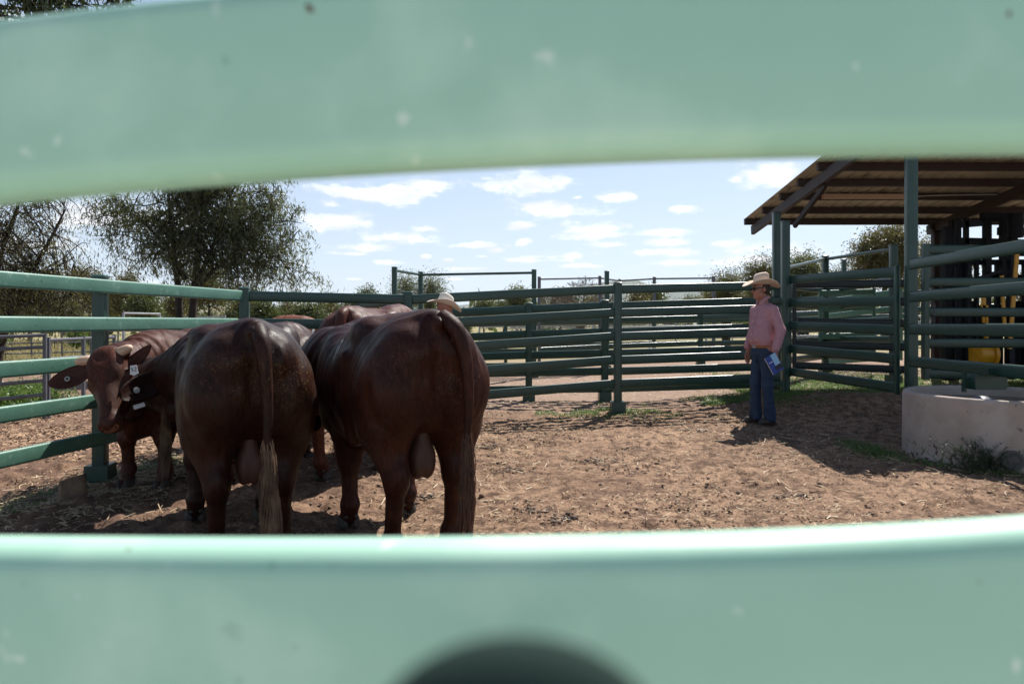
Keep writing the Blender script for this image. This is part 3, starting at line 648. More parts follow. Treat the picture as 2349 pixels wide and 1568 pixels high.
# ------------------------------------------------------------------ trough
def trough():
    cx, cy, r, zt = 4.27, 5.95, .755, .742; g = G(3.6, 5.6)-.06
    conc = mat('stained_concrete', (.44,.36,.295), .85, var=(.36,.295,.24), vscale=5, bump=.5, bscale=70, bdist=.008, spots=[((.20,.16,.135), 26, .68, .02), ((.46,.39,.34), 3, .55, .1)])
    # mud spatter low on the wall: the stains belong to the wall
    nt = conc.node_tree; N = nt.nodes.new; L = nt.links.new; b = nt.nodes['Principled BSDF']; src = b.inputs['Base Color'].links[0].from_socket
    tc = N('ShaderNodeTexCoord'); nz = N('ShaderNodeTexNoise'); nz.inputs['Scale'].default_value = 24; nz.inputs['Detail'].default_value = 6; nz.inputs['Roughness'].default_value = .62; L(tc.outputs['Object'], nz.inputs['Vector'])
    sp = N('ShaderNodeSeparateXYZ'); L(tc.outputs['Object'], sp.inputs[0]); hz = N('ShaderNodeMapRange'); L(sp.outputs[2], hz.inputs[0])
    hz.inputs[1].default_value = .42; hz.inputs[2].default_value = .03; hz.inputs[3].default_value = -.06; hz.inputs[4].default_value = .15
    ad = N('ShaderNodeMath'); ad.operation = 'ADD'; L(nz.outputs[0], ad.inputs[0]); L(hz.outputs[0], ad.inputs[1])
    mr = N('ShaderNodeMapRange'); L(ad.outputs[0], mr.inputs[0]); mr.inputs[1].default_value = .66; mr.inputs[2].default_value = .69
    mx = N('ShaderNodeMix'); mx.data_type = 'RGBA'; L(mr.outputs[0], mx.inputs[0]); L(src, mx.inputs[6]); mx.inputs[7].default_value = (.075,.035,.022,1); L(mx.outputs[2], b.inputs['Base Color'])
    root = empty('water_trough', (cx, cy, g), 0, 'round concrete water trough spattered with mud, at the right edge', 'trough')
    H = zt-g
    m = MB(); m.lathe([(r-.085,.12),(r-.085,H-.03),(r-.075,H-.008),(r-.06,H),(r-.02,H+.002),(r-.006,H-.008),(r,H-.03),(r+.004,0),(r+.004,-.1)], n=120); m.build('wall', conc, root, smooth=True)
    wat = mat('dark_water', (.006,.008,.007), .08, spec=.25); m = MB(); n = 64
    m.add([((r-.085)*math.cos(2*math.pi*i/n), (r-.085)*math.sin(2*math.pi*i/n), H-.085) for i in range(n)], [tuple(range(n))]); m.build('water', wat, root)
    f = Field((-.16,-.16,-.16), (.16,.16,.16), .01); f.ell((0,0,0), (.115,.115,.10), .01); o = link('float_ball', f.mesh('float_ball', mat('grey_float', (.10,.10,.12), .35, var=(.16,.15,.16), vscale=6)), root, (WX(2254,5.6)-cx, 5.6-cy, H-.085))
    m = MB(); d = 5.35; a = R(-76); u = 2322
    # drain plug on the face
    ang = R(-120.5); c = Vector((r*math.cos(ang), r*math.sin(ang), .16)); t = Vector((math.cos(ang), math.sin(ang), 0)); sd = Vector((-t.y, t.x, 0))
    vs = []; fs = []; n = 28; prof = ((.078,-.02),(.078,.022),(.070,.030),(.058,.030),(.054,.022))
    for rr, dd in prof:
        for i in range(n): q = 2*math.pi*i/n; vs.append(c+t*dd+sd*rr*math.cos(q)+Vector((0,0,rr*math.sin(q))))
    for k in range(len(prof)-1):
        for i in range(n): j = (i+1) % n; fs.append((k*n+i, k*n+j, (k+1)*n+j, (k+1)*n+i))
    fs.append(tuple((len(prof)-1)*n+i for i in range(n))); m.add(vs, fs); m.build('drain_plug', mat('grey_mesh_plug', (.10,.095,.085), .8, var=(.15,.14,.12), vscale=60, bump=.5, bscale=200), root, auto=40)
    # float valve cover bolted to the rail above
    cov = empty('valve_cover', (WX(2261,6.03), 6.03, .822), 0, 'green steel float valve cover bolted under the rail over the trough', 'valve cover')
    m = MB(); pts = []
    prof = [(-.26,.0),(-.27,.055),(-.255,.10),(-.20,.135),(.20,.135),(.255,.10),(.27,.055),(.26,.0),(.265,-.055),(.245,-.095),(-.245,-.095),(-.265,-.055)]
    vs = [( x*.95, y, z) for y in (-.13,.13) for x, z in prof]; n = len(prof)
    fs = [tuple(range(n-1,-1,-1)), tuple(n+i for i in range(n))]+[(i,(i+1)%n,n+(i+1)%n,n+i) for i in range(n)]
    m.add(vs, fs); m.build('cover_box', GREEN, cov, auto=35)
    m = MB(); m.sweep([(-.17,-.10,.150),(-.02,-.10,.142),(.20,-.11,.138)], rrect(.14,.01,.003,1)); m.build('lid_flap', GREEN, cov)
    m = MB(); m.box((.10,-.06,.19), (.20,.012,.09)); m.build('bracket', GREEN, cov); m = MB(); m.box((-.30,.06,.02), (.05,.05,.33)); m.build('bracket', GREEN, cov); cov.scale = (.56,.56,.56)
trough()

def stump():
    d = 5.0; p = Vector((WX(165,d), d, 0)); p.z = G(p.x,p.y); m = MB(); n = 18; vs = []; fs = []
    rr = [.075*(1+.22*math.sin(3*2*math.pi*i/n+1)+.1*random.random()) for i in range(n)]
    lv = ((-.05,1.12),(.05,1.08),(.12,1.0),(.165,.98))
    for k, (z, s) in enumerate(lv):
        for i in range(n):
            a = 2*math.pi*i/n; vs.append((rr[i]*s*math.cos(a), rr[i]*s*math.sin(a), z+(.022*math.cos(a) if k == 3 else 0)+random.uniform(-.006,.006)))
    for k in range(3):
        for i in range(n): j = (i+1) % n; fs.append((k*n+i, k*n+j, (k+1)*n+j, (k+1)*n+i))
    fs.append(tuple(3*n+i for i in range(n))); m.add(vs, fs); o = m.build('timber_stump', WOOD, None, auto=45); o.location = p; tag(o, 'short weathered timber stump standing in the dirt by the left fence', 'stump')
stump()

# ------------------------------------------------------------------ bulls
def onb(f, u):
    f = Vector(f).normalized(); r = f.cross(Vector(u)).normalized(); u = r.cross(f); return r, f, u
def ear_mesh(name, L, Wd, mt, fold=.3):
    n, m = 14, 8; vs = []; 
    for side in (0, 1):
        for i in range(n+1):
            t = i/n; w = Wd*.5*(math.sin(math.pi*(.10+.84*t)**.95)**.62)*(1-.55*max(0,t-.9)/.1)+.003
            for j in range(m+1):
                s = j/m*2-1; x = s*w; cup = fold*w*(1-s*s); z = -cup-.05*L*math.sin(math.pi*t)+(0 if side == 0 else -.009*(1-s**4)*(1-t**3)-.001)
                vs.append((x, t*L, z+.02*t*t))
    K = (n+1)*(m+1); fs = []
    for i in range(n):
        for j in range(m):
            a = i*(m+1)+j; fs.append((a, a+1, a+m+2, a+m+1)); fs.append((K+a+m+1, K+a+m+2, K+a+1, K+a))
    for i in range(n):
        for j in (0, m):
            a = i*(m+1)+j; q = (a, a+m+1, K+a+m+1, K+a); fs.append(q if j == 0 else q[::-1])
    for j in range(m):
        for i in (0, n):
            a = i*(m+1)+j; q = (a, K+a, K+a+1, a+1); fs.append(q if i == 0 else q[::-1])
    return mesh_np(name, np.array(vs), fs, mt, True)
def hoof_mesh(s):
    f = Field((-.085,-.085,-.01), (.085,.11,.10), .0055)
    for sx in (-1, 1):
        f.ell((sx*.034,.03,.02), (.036,.068,.065), .006); f.ell((sx*.03,-.045,.075), (.015,.012,.014), .008)
    f.F = np.maximum(f.F, -f.ax[2][None,None,:]+.0).astype(np.float32)
    return f.mesh('hoof', HOOF)
HOOFM = hoof_mesh(1)

def bull(label, root, head_deg, s, mt, poll, fdir, fup, hind, front, hump=1.25, tail=None, tagged=None, horns=False, scrotum=True, ears=None, neck_mid=None, res=.0145, full=True, wide=1.0, switch_col=None, hs=1.0, nk=1.0):
    """everything in metres before the scale s; poll, fdir in local axes (x right, y forward)"""
    gx, gy = root; e = empty('bull', (gx, gy, G(gx, gy)), R(head_deg), label, 'bull', 'brown bulls in the yard'); e.scale = (s, s, s)
    P = Vector(poll); r, f, u = onb(fdir, fup); Hm = Matrix((r, f, u)).transposed()*hs   # head local -> bull local
    lo = [min(-.5, P.x-.4, (P+f*.6).x-.2), -.5, -.02]; hi = [max(.5, P.x+.4, (P+f*.6).x+.2), max(1.75, P.y+.35, (P+f*.62).y+.15), 1.62]
    F = Field(lo, hi, res); w = wide
    F.loft([(-.30,1.03,.11,.10),(-.24,1.04,.20,.19),(-.10,1.00,.285,.285),(.15,.97,.325,.335),(.45,.93,.36,.375),(.75,.885,.375,.385),(1.0,.88,.355,.375),(1.2,.90,.29,.355),(1.36,.93,.20,.28),(1.44,.94,.1,.15)], k=.06, n=2.35)
    # rump, hips, thighs
    F.ell((0,-.06,1.16), (.235,.26,.155), .08)
    for sx in (-1, 1):
        F.ell((sx*.155*w,-.080,.95), (.178,.225,.26), .030)      # buttock
        F.ell((sx*.190*w,.05,.86), (.160,.26,.27), .05)
        F.ell((sx*.12,-.245,1.13), (.06,.06,.075), .08)         # pin bone
        F.ell((sx*.215,.30,1.24), (.07,.10,.055), .10)          # hip bone
        F.ell((sx*.27,.36,.74), (.07,.15,.16), .09)             # flank fold
    for sx in (-1, 1):
        F.cone((sx*.335,.33,1.10), (sx*.30,.27,.62), .012, .02, .05)
        for i in range(4): F.cone((sx*(.235-.012*i),1.14+.07*i,1.12-.03*i), (sx*(.20-.012*i),1.18+.06*i,.80-.02*i), .008, .012, .035)
    F.ell((0,-.16,1.275), (.05,.17,.05), .07)                   # tail head
    F.ell((0,-.365,.88), (.03,.10,.32), .07, op='s')            # cleft
    F.ell((0,.4,1.27), (.06,.5,.03), .10)                      # spine
    F.ell((0,1.08,hump), (.13,.30,.135), .14)                   # hump
    F.ell((0,.72,.60), (.20,.52,.12), .12)                      # belly
    F.cone((0,.62,.50), (0,.50,.40), .075, .045, .06)           # sheath
    # hind legs
    for (fx, fy), sx in zip(hind, (-1, 1)):
        hk = (fx*.98+sx*.0, fy-.10, .475)
        F.cone((sx*.19*w,.0,.70), hk, .140, .068, .07, flat=(.92,1.1,1)); F.ell(hk, (.056,.08,.08), .04); F.ell((hk[0],hk[1]-.045,hk[2]+.045), (.03,.05,.05), .04)
        F.cone(hk, (fx,fy-.035,.17), .052, .041, .03, flat=(1,1.15,1)); F.ell((fx,fy-.03,.145), (.055,.062,.052), .03)
        F.cone((fx,fy-.02,.13), (fx,fy+.015,.07), .050, .058, .03)
    for (fx, fy), sx in zip(front, (-1, 1)):
        kn = (fx, fy+.02, .415)
        F.ell((sx*.235,1.04,.93), (.115,.22,.31), .10); F.ell((sx*.21,1.10,.70), (.12,.16,.18), .08)
        F.cone((sx*.2*.6+fx*.4,1.08*.6+fy*.4,.68), kn, .125, .072, .06, flat=(.95,1.1,1)); F.ell(kn, (.068,.068,.075), .04)
        F.cone(kn, (fx,fy,.16), .055, .048, .03); F.ell((fx,fy-.005,.145), (.060,.064,.052), .03); F.cone((fx,fy+.005,.12), (fx,fy+.03,.065), .050, .057, .03)
    # brisket, neck, dewlap
    F.ell((0,1.27,.70), (.17,.24,.22), .10)
    base = Vector((0,1.18,.98)); mid = Vector(neck_mid) if neck_mid else (base+P)*.5+Vector((0,0,.03)); end = P+f*.08-u*.12
    F.cone(base, mid, .285, .225*nk, .12, flat=(.85,1,1)); F.cone(mid, end, .225*nk, .145*nk, .08)
    thr = P+f*.18-u*.20
    F.cone((0,1.38,.64), (mid+Vector((0,0,-.26)))*.5+thr*.5-Vector((0,0,.08)), .09, .05, .10, flat=(.6,1,1.2)); F.cone((mid+Vector((0,0,-.26)))*.5+thr*.5-Vector((0,0,.08)), thr, .05, .05, .06)
    F.ell((0,1.42,.60), (.055,.17,.17), .10)
    # skin folds of the neck
    # head
    def hp(x, y, z): return tuple(P+Hm@Vector((x,y,z)))
    Hn = np.array(Hm)/hs
    def he(c, rr, k=.04, op='u'): F.ell(hp(*c), tuple(q*hs for q in rr), k, op, M=Hn)
    he((0,.10,-.10), (.120,.155,.125)); he((0,.0,-.035), (.10,.075,.07), .05)
    for sx in (-1, 1):
        he((sx*.054,.085,-.018), (.060,.12,.058), .018); he((sx*.104,.165,-.075), (.034,.045,.035), .03); he((sx*.070,.19,-.135), (.05,.12,.07), .05)
        he((sx*.096,.162,-.085), (.020,.026,.016), .012, 's'); he((sx*.115,.005,-.045), (.035,.03,.03), .03)
    F.cone(hp(0,.14,-.07), hp(0,.42,-.085), .098*hs, .062*hs, .05); F.cone(hp(0,.12,-.018), hp(0,.42,-.045), .046*hs, .038*hs, .04)
    F.cone(hp(0,.10,-.19), hp(0,.43,-.155), .078*hs, .042*hs, .05); he((0,.475,-.085), (.082,.062,.066), .04); he((0,.455,-.150), (.055,.055,.035), .03); he((0,.492,-.05), (.060,.04,.035), .02)
    he((0,.505,-.132), (.07,.03,.008), .01, 's')
    for sx in (-1, 1): he((sx*.046,.53,-.062), (.015,.024,.019), .010, 's')
    me = F.mesh('body', mt, 1); nv = len(me.vertices); co = np.empty(nv*3, np.float32); me.vertices.foreach_get('co', co); co = co.reshape(-1,3).astype(float); no = np.empty(nv*3, np.float32); me.vertices.foreach_get('normal', no); no = no.reshape(-1,3)
    x, y, z = co.T; amt = sstep(.35,.70,z)*(1-.8*sstep(1.45,1.75,y))
    dsp = .007*(vnoise(y+x*.4+9, z*.55+9, .10, 31)-.5)*2+.0045*(vnoise(y+x+9, z*.25+y*.3+9, .042, 32)-.5)*2+.006*(vnoise(x*1.2+9, z*.5+9, .085, 33)-.5)*2*sstep(.0,-.25,y)
    dsp = dsp+.0055*sstep(.9,1.2,y)*vnoise(y+9,z+9,.16,35)*np.sin(85*y+22*z+9*vnoise(y+9,z+9,.28,34))*(1-sstep(1.5,1.75,y))
    me.vertices.foreach_set('co', (co+no*(dsp*amt)[:,None]).astype(np.float32).ravel()); me.update()
    body = link('body', me, e)
    bv = BVHTree.FromPolygons([v.co[:] for v in body.data.vertices], [p.vertices[:] for p in body.data.polygons])
    # muzzle pad, eyes
    mz = Field((-.10,-.08,-.08), (.10,.08,.08), .006); mz.ell((0,0,0), (.058,.036,.048), .01)
    for sx in (-1, 1): mz.ell((sx*.044,.035,.012), (.015,.026,.017), .008, 's')
    mo = link('muzzle', mz.mesh('muzzle', NOSE), e); mo.matrix_local = Matrix.Translation(Vector(hp(0,.503,-.078))) @ Hm.to_4x4()
    for sx in (-1, 1):
        m = MB(); ey = Field((-.03,-.03,-.03), (.03,.03,.03), .004); ey.ell((0,0,0), (.019,.024,.019), .004)
        o = link('eye', ey.mesh('eye', EYE), e); o.matrix_local = Matrix.Translation(Vector(hp(sx*.104,.162,-.082))) @ Hm.to_4x4()
    for (fx, fy), yo in [(h, .015) for h in hind]+[(h, .03) for h in front]:
        o = link('hoof', HOOFM, e, (fx, fy+yo-.01, -.005))
    # ears: (side, direction in head axes, normal in head axes)
    ears = ears if ears is not None else ((-1, (-1,-.25,-.25), (0,.4,1), 0), (1, (1,-.25,-.25), (0,.4,1), 0))
    for (sx, dr, nm, tg) in ears:
        dr = Vector(dr).normalized(); nm = Vector(nm); x = dr.cross(nm).normalized(); nm = x.cross(dr)
        A = Matrix((x, dr, nm)).transposed()
        o = link('ear', ear_mesh('ear', .27, .125, mt), e); o.matrix_local = Matrix.Translation(Vector(hp(sx*.105,.0,-.07))) @ Hm.to_4x4() @ A.to_4x4()
        if tg:
            m = MB(); n = 20
            vs = []; prof = ((.014,.004),(.014,.009),(.006,.010),(.006,.006)) if tg != 'solid' else ((.015,.003),(.015,.009),(.004,.010),(.0035,.007))
            for rr, zz in prof:
                for i in range(n): a = 2*math.pi*i/n; vs.append((rr*math.cos(a)+.0, rr*math.sin(a), zz))
            fs = [(k*n+i, k*n+(i+1)%n, (k+1)*n+(i+1)%n, (k+1)*n+i) for k in range(3) for i in range(n)]
            m.add(vs, fs); t = m.build('tag_button', GREYP, o, auto=40); t.location = (0,.15,-.008) if tg != 'flag' else (0,.14,-.03)
            t.scale = (1.25,1.25,1.0)
    if horns:
        for sx in (-1, 1):
            m = MB(); pts = [hp(sx*(.085+.019*i), .012-.002*i, -.012+.003*i) for i in range(6)]; m.tube(pts, [.036,.037,.036,.034,.030,.014], 14); m.build('horn', HORN, e, smooth=True)
    # tail
    tp = tail or [(0,-.26,1.29),(.01,-.345,1.22),(.01,-.365,1.08),(.0,-.35,.9),(0,-.345,.7),(0,-.34,.52),(.01,-.345,.40)]
    rad = [.046,.042,.033,.026,.020,.017,.013]
    P3 = [Vector(p) for p in tp]; Q = []; Rr = []
    for i in range(len(P3)-1):
        p0, p1, p2, p3 = P3[max(0,i-1)], P3[i], P3[i+1], P3[min(len(P3)-1,i+2)]
        for k in range(5): t = k/5; Q.append(.5*((2*p1)+(-p0+p2)*t+(2*p0-5*p1+4*p2-p3)*t*t+(-p0+3*p1-3*p2+p3)*t**3)); Rr.append(rad[i]*(1-t)+rad[i+1]*t)
    Q.append(P3[-1]); Rr.append(rad[-1]); m = MB(); m.tube(Q, Rr, 12, up=Vector((0,1,0))); tl = m.build('tail', mt, e, smooth=True)
    # switch of hair
    rr = random.Random(int(abs(gx*1000))); vs = []; fs = []
    i0 = int(len(Q)*.62)
    for k in range(330):
        st = Q[rr.randrange(i0, len(Q))]; L = rr.uniform(.22,.42); a = rr.uniform(0, 2*math.pi); sp = rr.uniform(.004,.026); tw = rr.uniform(-1,1)
        b0 = st+Vector((math.cos(a)*.016, math.sin(a)*.016, 0)); prev = None; wd = rr.uniform(.0018,.0042); n0 = len(vs)
        for j in range(6):
            t = j/5; c = b0+Vector((math.cos(a)*sp*math.sin(t*2.4)+tw*.012*math.sin(t*6)+.018*math.sin(3.2*t+1)*t, math.sin(a)*sp*math.sin(t*2.4)*.7, -L*t)); ww = wd*(1-.85*t)
            vs += [c+Vector((ww,0,0)), c-Vector((ww,0,0)), c+Vector((0,ww,0))]
        for j in range(5):
            for q in range(3): q2 = (q+1) % 3; fs.append((n0+j*3+q, n0+j*3+q2, n0+j*3+3+q2, n0+j*3+3+q))
    m = MB(); m.add(vs, fs); m.build('tail_switch', switch_col or mt, tl, smooth=True)
    if scrotum:
        f2 = Field((-.13,-.14,.3), (.13,.14,.85), .009); f2.cone((0,.0,.80), (0,-.02,.60), .038, .050, .04); 
        for sx in (-1, 1): f2.ell((sx*.027,-.02,.550), (.046,.055,.100), .018)
        link('scrotum', f2.mesh('scrotum', mat('scrotum_skin', (.075,.026,.016), .6, var=(.05,.019,.012), vscale=9, bump=.3, bscale=60)), e)
    return e, bv, body
def brand(e, body_bv, strokes, origin, ax_u, ax_v, ray, wd=.012):
    """painted number: strokes in a plane, dropped onto the hide"""
    origin, ax_u, ax_v, ray = map(Vector, (origin, ax_u, ax_v, ray)); vs = []; fs = []; ray.normalize()
    for st in strokes:
        pts = []
        for a, b in zip(st[:-1], st[1:]):
            for k in range(5): t = k/5; pts.append((a[0]*(1-t)+b[0]*t, a[1]*(1-t)+b[1]*t))
        pts.append(st[-1]); prev = None
        for i, p in enumerate(pts):
            q = pts[min(i+1, len(pts)-1)]; o = pts[max(i-1, 0)]; d = Vector((q[0]-o[0], q[1]-o[1])); d.normalize(); n = Vector((-d.y, d.x))*wd; pair = []
            for sgn in (-1, 0, 1):
                a, b = p[0]+n.x*sgn, p[1]+n.y*sgn; src = origin+ax_u*a+ax_v*b-ray*.3; h = body_bv.ray_cast(src, ray)
                pair.append((h[0]-ray*.004) if h[0] is not None else None)
            if None not in pair:
                vs += pair; k = len(vs)
                if prev: fs += [(k-6,k-5,k-2,k-3),(k-5,k-4,k-1,k-2)]
                prev = True
            else: prev = None
    if fs:
        m = MB(); m.add(vs, fs); m.build('painted_brand', BRAND, e, smooth=True)
def to_local(root, deg, s, p):
    v = Vector(p)-Vector((root[0], root[1], G(*root))); v = Matrix.Rotation(-R(deg), 3, 'Z')@v; return v/s
def to_dir(deg, d): return Matrix.Rotation(-R(deg), 3, 'Z')@Vector(d)

HA = hide('dark_brown_hide', (.014,.0052,.0034), (.031,.0100,.0060)); HD = hide('red_brown_hide', (.019,.0056,.0034), (.044,.0115,.0060))
HB = hide('light_red_hide', (.045,.0155,.0095), (.080,.027,.016)); HC = hide('brown_hide', (.030,.0125,.0085), (.045,.018,.012)); HE = hide('chestnut_hide', (.065,.021,.013), (.090,.029,.018)); HF = hide('bright_red_hide', (.15,.05,.03), (.19,.065,.04))
SW_L = mat('pale_tail_hair', (.26,.165,.10), .5, var=(.05,.026,.017), vscale=7); SW_D = mat('dark_tail_hair', (.11,.045,.024), .45, var=(.04,.018,.012), vscale=14)
# dung flecks on the nearest rumps
def dung(m, col, z0, z1, sc=95, thr=.57):
    nt = m.node_tree; N = nt.nodes.new; L = nt.links.new; b = nt.nodes['Principled BSDF']; src = b.inputs['Base Color'].links[0].from_socket
    tc = N('ShaderNodeTexCoord'); nz = N('ShaderNodeTexNoise'); nz.inputs['Scale'].default_value = sc; nz.inputs['Detail'].default_value = 6; L(tc.outputs['Object'], nz.inputs['Vector'])
    n2 = N('ShaderNodeTexNoise'); n2.inputs['Scale'].default_value = 5; n2.inputs['Detail'].default_value = 3; L(tc.outputs['Object'], n2.inputs['Vector'])
    sp = N('ShaderNodeSeparateXYZ'); L(tc.outputs['Object'], sp.inputs[0])
    def mr(v, a, c, d, e2):
        r = N('ShaderNodeMapRange'); L(v, r.inputs[0]); r.inputs[1].default_value = a; r.inputs[2].default_value = c; r.inputs[3].default_value = d; r.inputs[4].default_value = e2; return r.outputs[0]
    def mm(op, a, c):
        r = N('ShaderNodeMath'); r.operation = op; L(a, r.inputs[0]); L(c, r.inputs[1]); return r.outputs[0]
    zz = mm('MULTIPLY', mr(sp.outputs[2], z0-.14, z0, 0, 1), mr(sp.outputs[2], z1, z1+.10, 1, 0)); yy = mr(sp.outputs[1], .15, -.1, 0, 1)
    k = mm('MULTIPLY', mm('MULTIPLY', zz, yy), mm('MULTIPLY', mr(nz.outputs[0], thr, thr+.06, 0, 1), mr(n2.outputs[0], .42, .56, 0, 1)))
    mx = N('ShaderNodeMix'); mx.data_type = 'RGBA'; L(k, mx.inputs[0]); L(src, mx.inputs[6]); mx.inputs[7].default_value = (*col, 1); L(mx.outputs[2], b.inputs['Base Color'])
dung(HA, (.11,.060,.020), .98, 1.10); dung(HD, (.13,.085,.05), .95, 1.10, 110, .62)

def bulls():
    # A: nearest on the left, dark, head turned away to the left
    rt, dg, s = (-1.355, 3.52), 25, .955
    poll = to_local(rt, dg, s, W(372,835,4.95)); fd = to_dir(dg, (-.62,.35,-.72)); fu = to_dir(dg, (.1,.9,.9))
    eL = (-1, (-.75,-.70,-.12), (-.2,.6,-1), 'solid')
    e, bv, bd = bull('darkest bull at front left, rear view, ear tag button and pale tail tip', rt, dg, s, HA, poll, fd, fu, [(-.165,.0),(.17,.04)], [(-.26,1.08),(.16,.95)], hump=1.10,
         tail=[(.02,-.25,1.29),(.035,-.34,1.22),(.05,-.365,1.08),(.06,-.37,.9),(.06,-.37,.72),(.075,-.37,.54),(.09,-.38,.40)], ears=[], neck_mid=(-.22,1.42,1.0), switch_col=SW_L)
    # its left ear seen from behind, hanging out to the side
    tip = to_local(rt, dg, s, W(270,912,4.42)); bs = to_local(rt, dg, s, W(384,866,4.68)); dv = (tip-bs); nm = to_dir(dg, (.1,-1,-.12))
    def place_ear(e, base, dv, nm, L, wd, mt, fold=.25):
        y = dv.normalized(); x = y.cross(nm).normalized(); z = x.cross(y); o = link('ear', ear_mesh('ear', L, wd, mt, fold), e); o.matrix_local = Matrix.Translation(base) @ Matrix((x,y,z)).transposed().to_4x4(); return o
    def button(ear, y, z=.006, x=0.0, r=.017, mt=GREYP, ringed=False):
        m = MB(); n = 22; prof = ((r,-.002),(r,.006),(r*.35,.007),(r*.32,.004),(.001,.004)) if not ringed else ((r,-.002),(r,.006),(r*.55,.007),(r*.5,.003))
        vs = [(a*math.cos(2*math.pi*i/n), a*math.sin(2*math.pi*i/n), b) for a, b in prof for i in range(n)]
        m.add(vs, [(k*n+i, k*n+(i+1)%n, (k+1)*n+(i+1)%n, (k+1)*n+i) for k in range(len(prof)-1) for i in range(n)]); t = m.build('tag_button', mt, ear, auto=40); t.location = (x, y, z); return t
    ear = place_ear(e, bs, dv, nm, .35, .18, HA); button(ear, .22, -.016, .0, .021)
    m = MB(); m.box((0,0,0), (.075,.03,.004)); t = m.build('ear_tag', WHITE, ear); t.location = (-.108,.245,-.02); t.rotation_euler = (0,0,R(84))
    m = MB()
    # D: nearest on the right
    rt, dg, s = (-.472, 3.54), 25, .975
    poll = to_local(rt, dg, s, (-1.62,5.25,1.05)); fd = to_dir(dg, (-.35,.45,-.85)); fu = to_dir(dg, (0,.8,.6))
    e, bv, bd = bull('red brown bull at front centre, rear view, with hanging scrotum', rt, dg, s, HD, poll, fd, fu, [(-.165,.0),(.175,.05)], [(-.21,.80),(.20,.93)], hump=1.09,
         tail=[(.03,-.25,1.30),(.075,-.34,1.24),(.11,-.375,1.10),(.125,-.375,.9),(.12,-.37,.72),(.115,-.37,.54),(.10,-.38,.40)], switch_col=SW_D)
    brand(e, bv, [[(.0,.06),(.03,.0),(.05,-.06),(.06,-.10)], [(.035,.09),(.06,.05),(.085,-.01),(.095,-.05)]], (-.36,.62,1.16), (0,-1,0), (0,0,1), (1,.05,-.7), .009)
    # B: facing the camera at the left fence
    rt, dg, s = (-2.80, 6.52), 177, .93
    poll = to_local(rt, dg, s, W(238,812,4.66)); fd = to_dir(dg, (.30,-.50,-.80)); fu = to_dir(dg, (-.02,-.85,.52))
    e, bv, bd = bull('horned bull facing the camera by the left fence, head lowered', rt, dg, s, HB, poll, fd, fu, [(-.17,0),(.17,.02)], [(-.16,1.26),(.17,1.24)], hump=1.14, ears=[], horns=True, hs=1.12, res=.0125, nk=.84, neck_mid=(.01,1.58,1.02), tail=None)
    def hw(u, v, d): return to_local(rt, dg, s, W(u,v,d))
    b1 = hw(206,846,4.62); ear = place_ear(e, b1, hw(119,882,4.55)-b1, to_dir(dg, (.1,-1,.25)), .275, .145, HB); button(ear, .160, -.012, 0, .018, GREYP, True)
    b2 = hw(272,845,4.64); ear = place_ear(e, b2, hw(337,803,4.74)-b2, to_dir(dg, (.25,-.42,1)), .27, .13, HB, .5)
    m = MB(); vs = [(-.028,.035,0),(.028,.035,0),(.036,-.045,0),(0,-.062,0),(-.036,-.045,0)]; m.add(vs+[(x,y,.003) for x,y,_ in vs], [(0,1,2,3,4),(9,8,7,6,5)]+[(i,5+i,5+(i+1)%5,(i+1)%5) for i in range(5)])
    t = m.build('ear_tag', WHITE, e); tsc = .78; c = hw(307,846,4.60)
    t.matrix_local = Matrix.Translation(c) @ Matrix((to_dir(dg,(1,.15,0)), to_dir(dg,(0,.1,1)), to_dir(dg,(.15,-1,.1)))).transposed().to_4x4() @ Matrix.Rotation(R(8),4,'Z') @ Matrix.Scale(tsc, 4)
    cu = bpy.data.curves.new('tag_number', 'FONT'); cu.body = '52'; cu.size = .055; cu.align_x = 'CENTER'; cu.align_y = 'CENTER'; to = bpy.data.objects.new('tag_number_source', cu); COL.objects.link(to)
    bpy.context.view_layer.update(); me = bpy.data.meshes.new_from_object(to.evaluated_get(bpy.context.evaluated_depsgraph_get())); bpy.data.objects.remove(to); me.materials.clear(); me.materials.append(BLACKST)
    tn = link('tag_number', me, t, (0,-.005,.006))
    brand(e, bv, [[(-.04,.05),(.05,.04),(.02,-.04)]], (-.30,.75,1.15), (0,1,0), (0,0,1), (1,0,-.6), .018)
    # C: behind A, rear view
    rt, dg, s = (-2.36, 5.42), -14, .93
    bull('brown bull squeezed behind the darkest bull, only back and tail showing', rt, dg, s, HC, (.1,1.8,1.0), (0,.5,-.8), (0,.8,.5), [(-.18,-.02),(.17,.04)], [(-.18,1.1),(.18,1.12)],
         tail=[(0,-.26,1.27),(-.06,-.345,1.18),(-.12,-.365,1.02),(-.16,-.37,.86),(-.18,-.37,.70),(-.17,-.37,.60),(-.16,-.38,.50)], switch_col=SW_L, res=.018)
    # E: behind D, rear view, taller
    rt, dg, s = (-1.33, 5.85), -8, 1.045
    bull('chestnut bull behind the front pair, high rounded rump', rt, dg, s, HE, (.1,1.8,1.0), (0,.5,-.8), (0,.8,.5), [(-.15,-.35),(.2,.04)], [(-.18,1.1),(.18,1.12)], switch_col=SW_D, res=.018, tail=[(0,-.25,1.29),(.0,-.33,1.25),(.0,-.36,1.08),(.0,-.37,.86),(.0,-.37,.70),(.0,-.37,.60),(.0,-.38,.50)])
    # F: beyond, side on, with a white number
    rt, dg, s = (-1.95, 9.25), 92, .95
    e, bv, bd = bull('bright red bull with white painted number, furthest back', rt, dg, s, HF, (0,1.85,.95), (0,.6,-.7), (0,.7,.6), [(-.17,0),(.17,.1)], [(-.18,1.15),(.18,1.25)], switch_col=SW_D, res=.02)
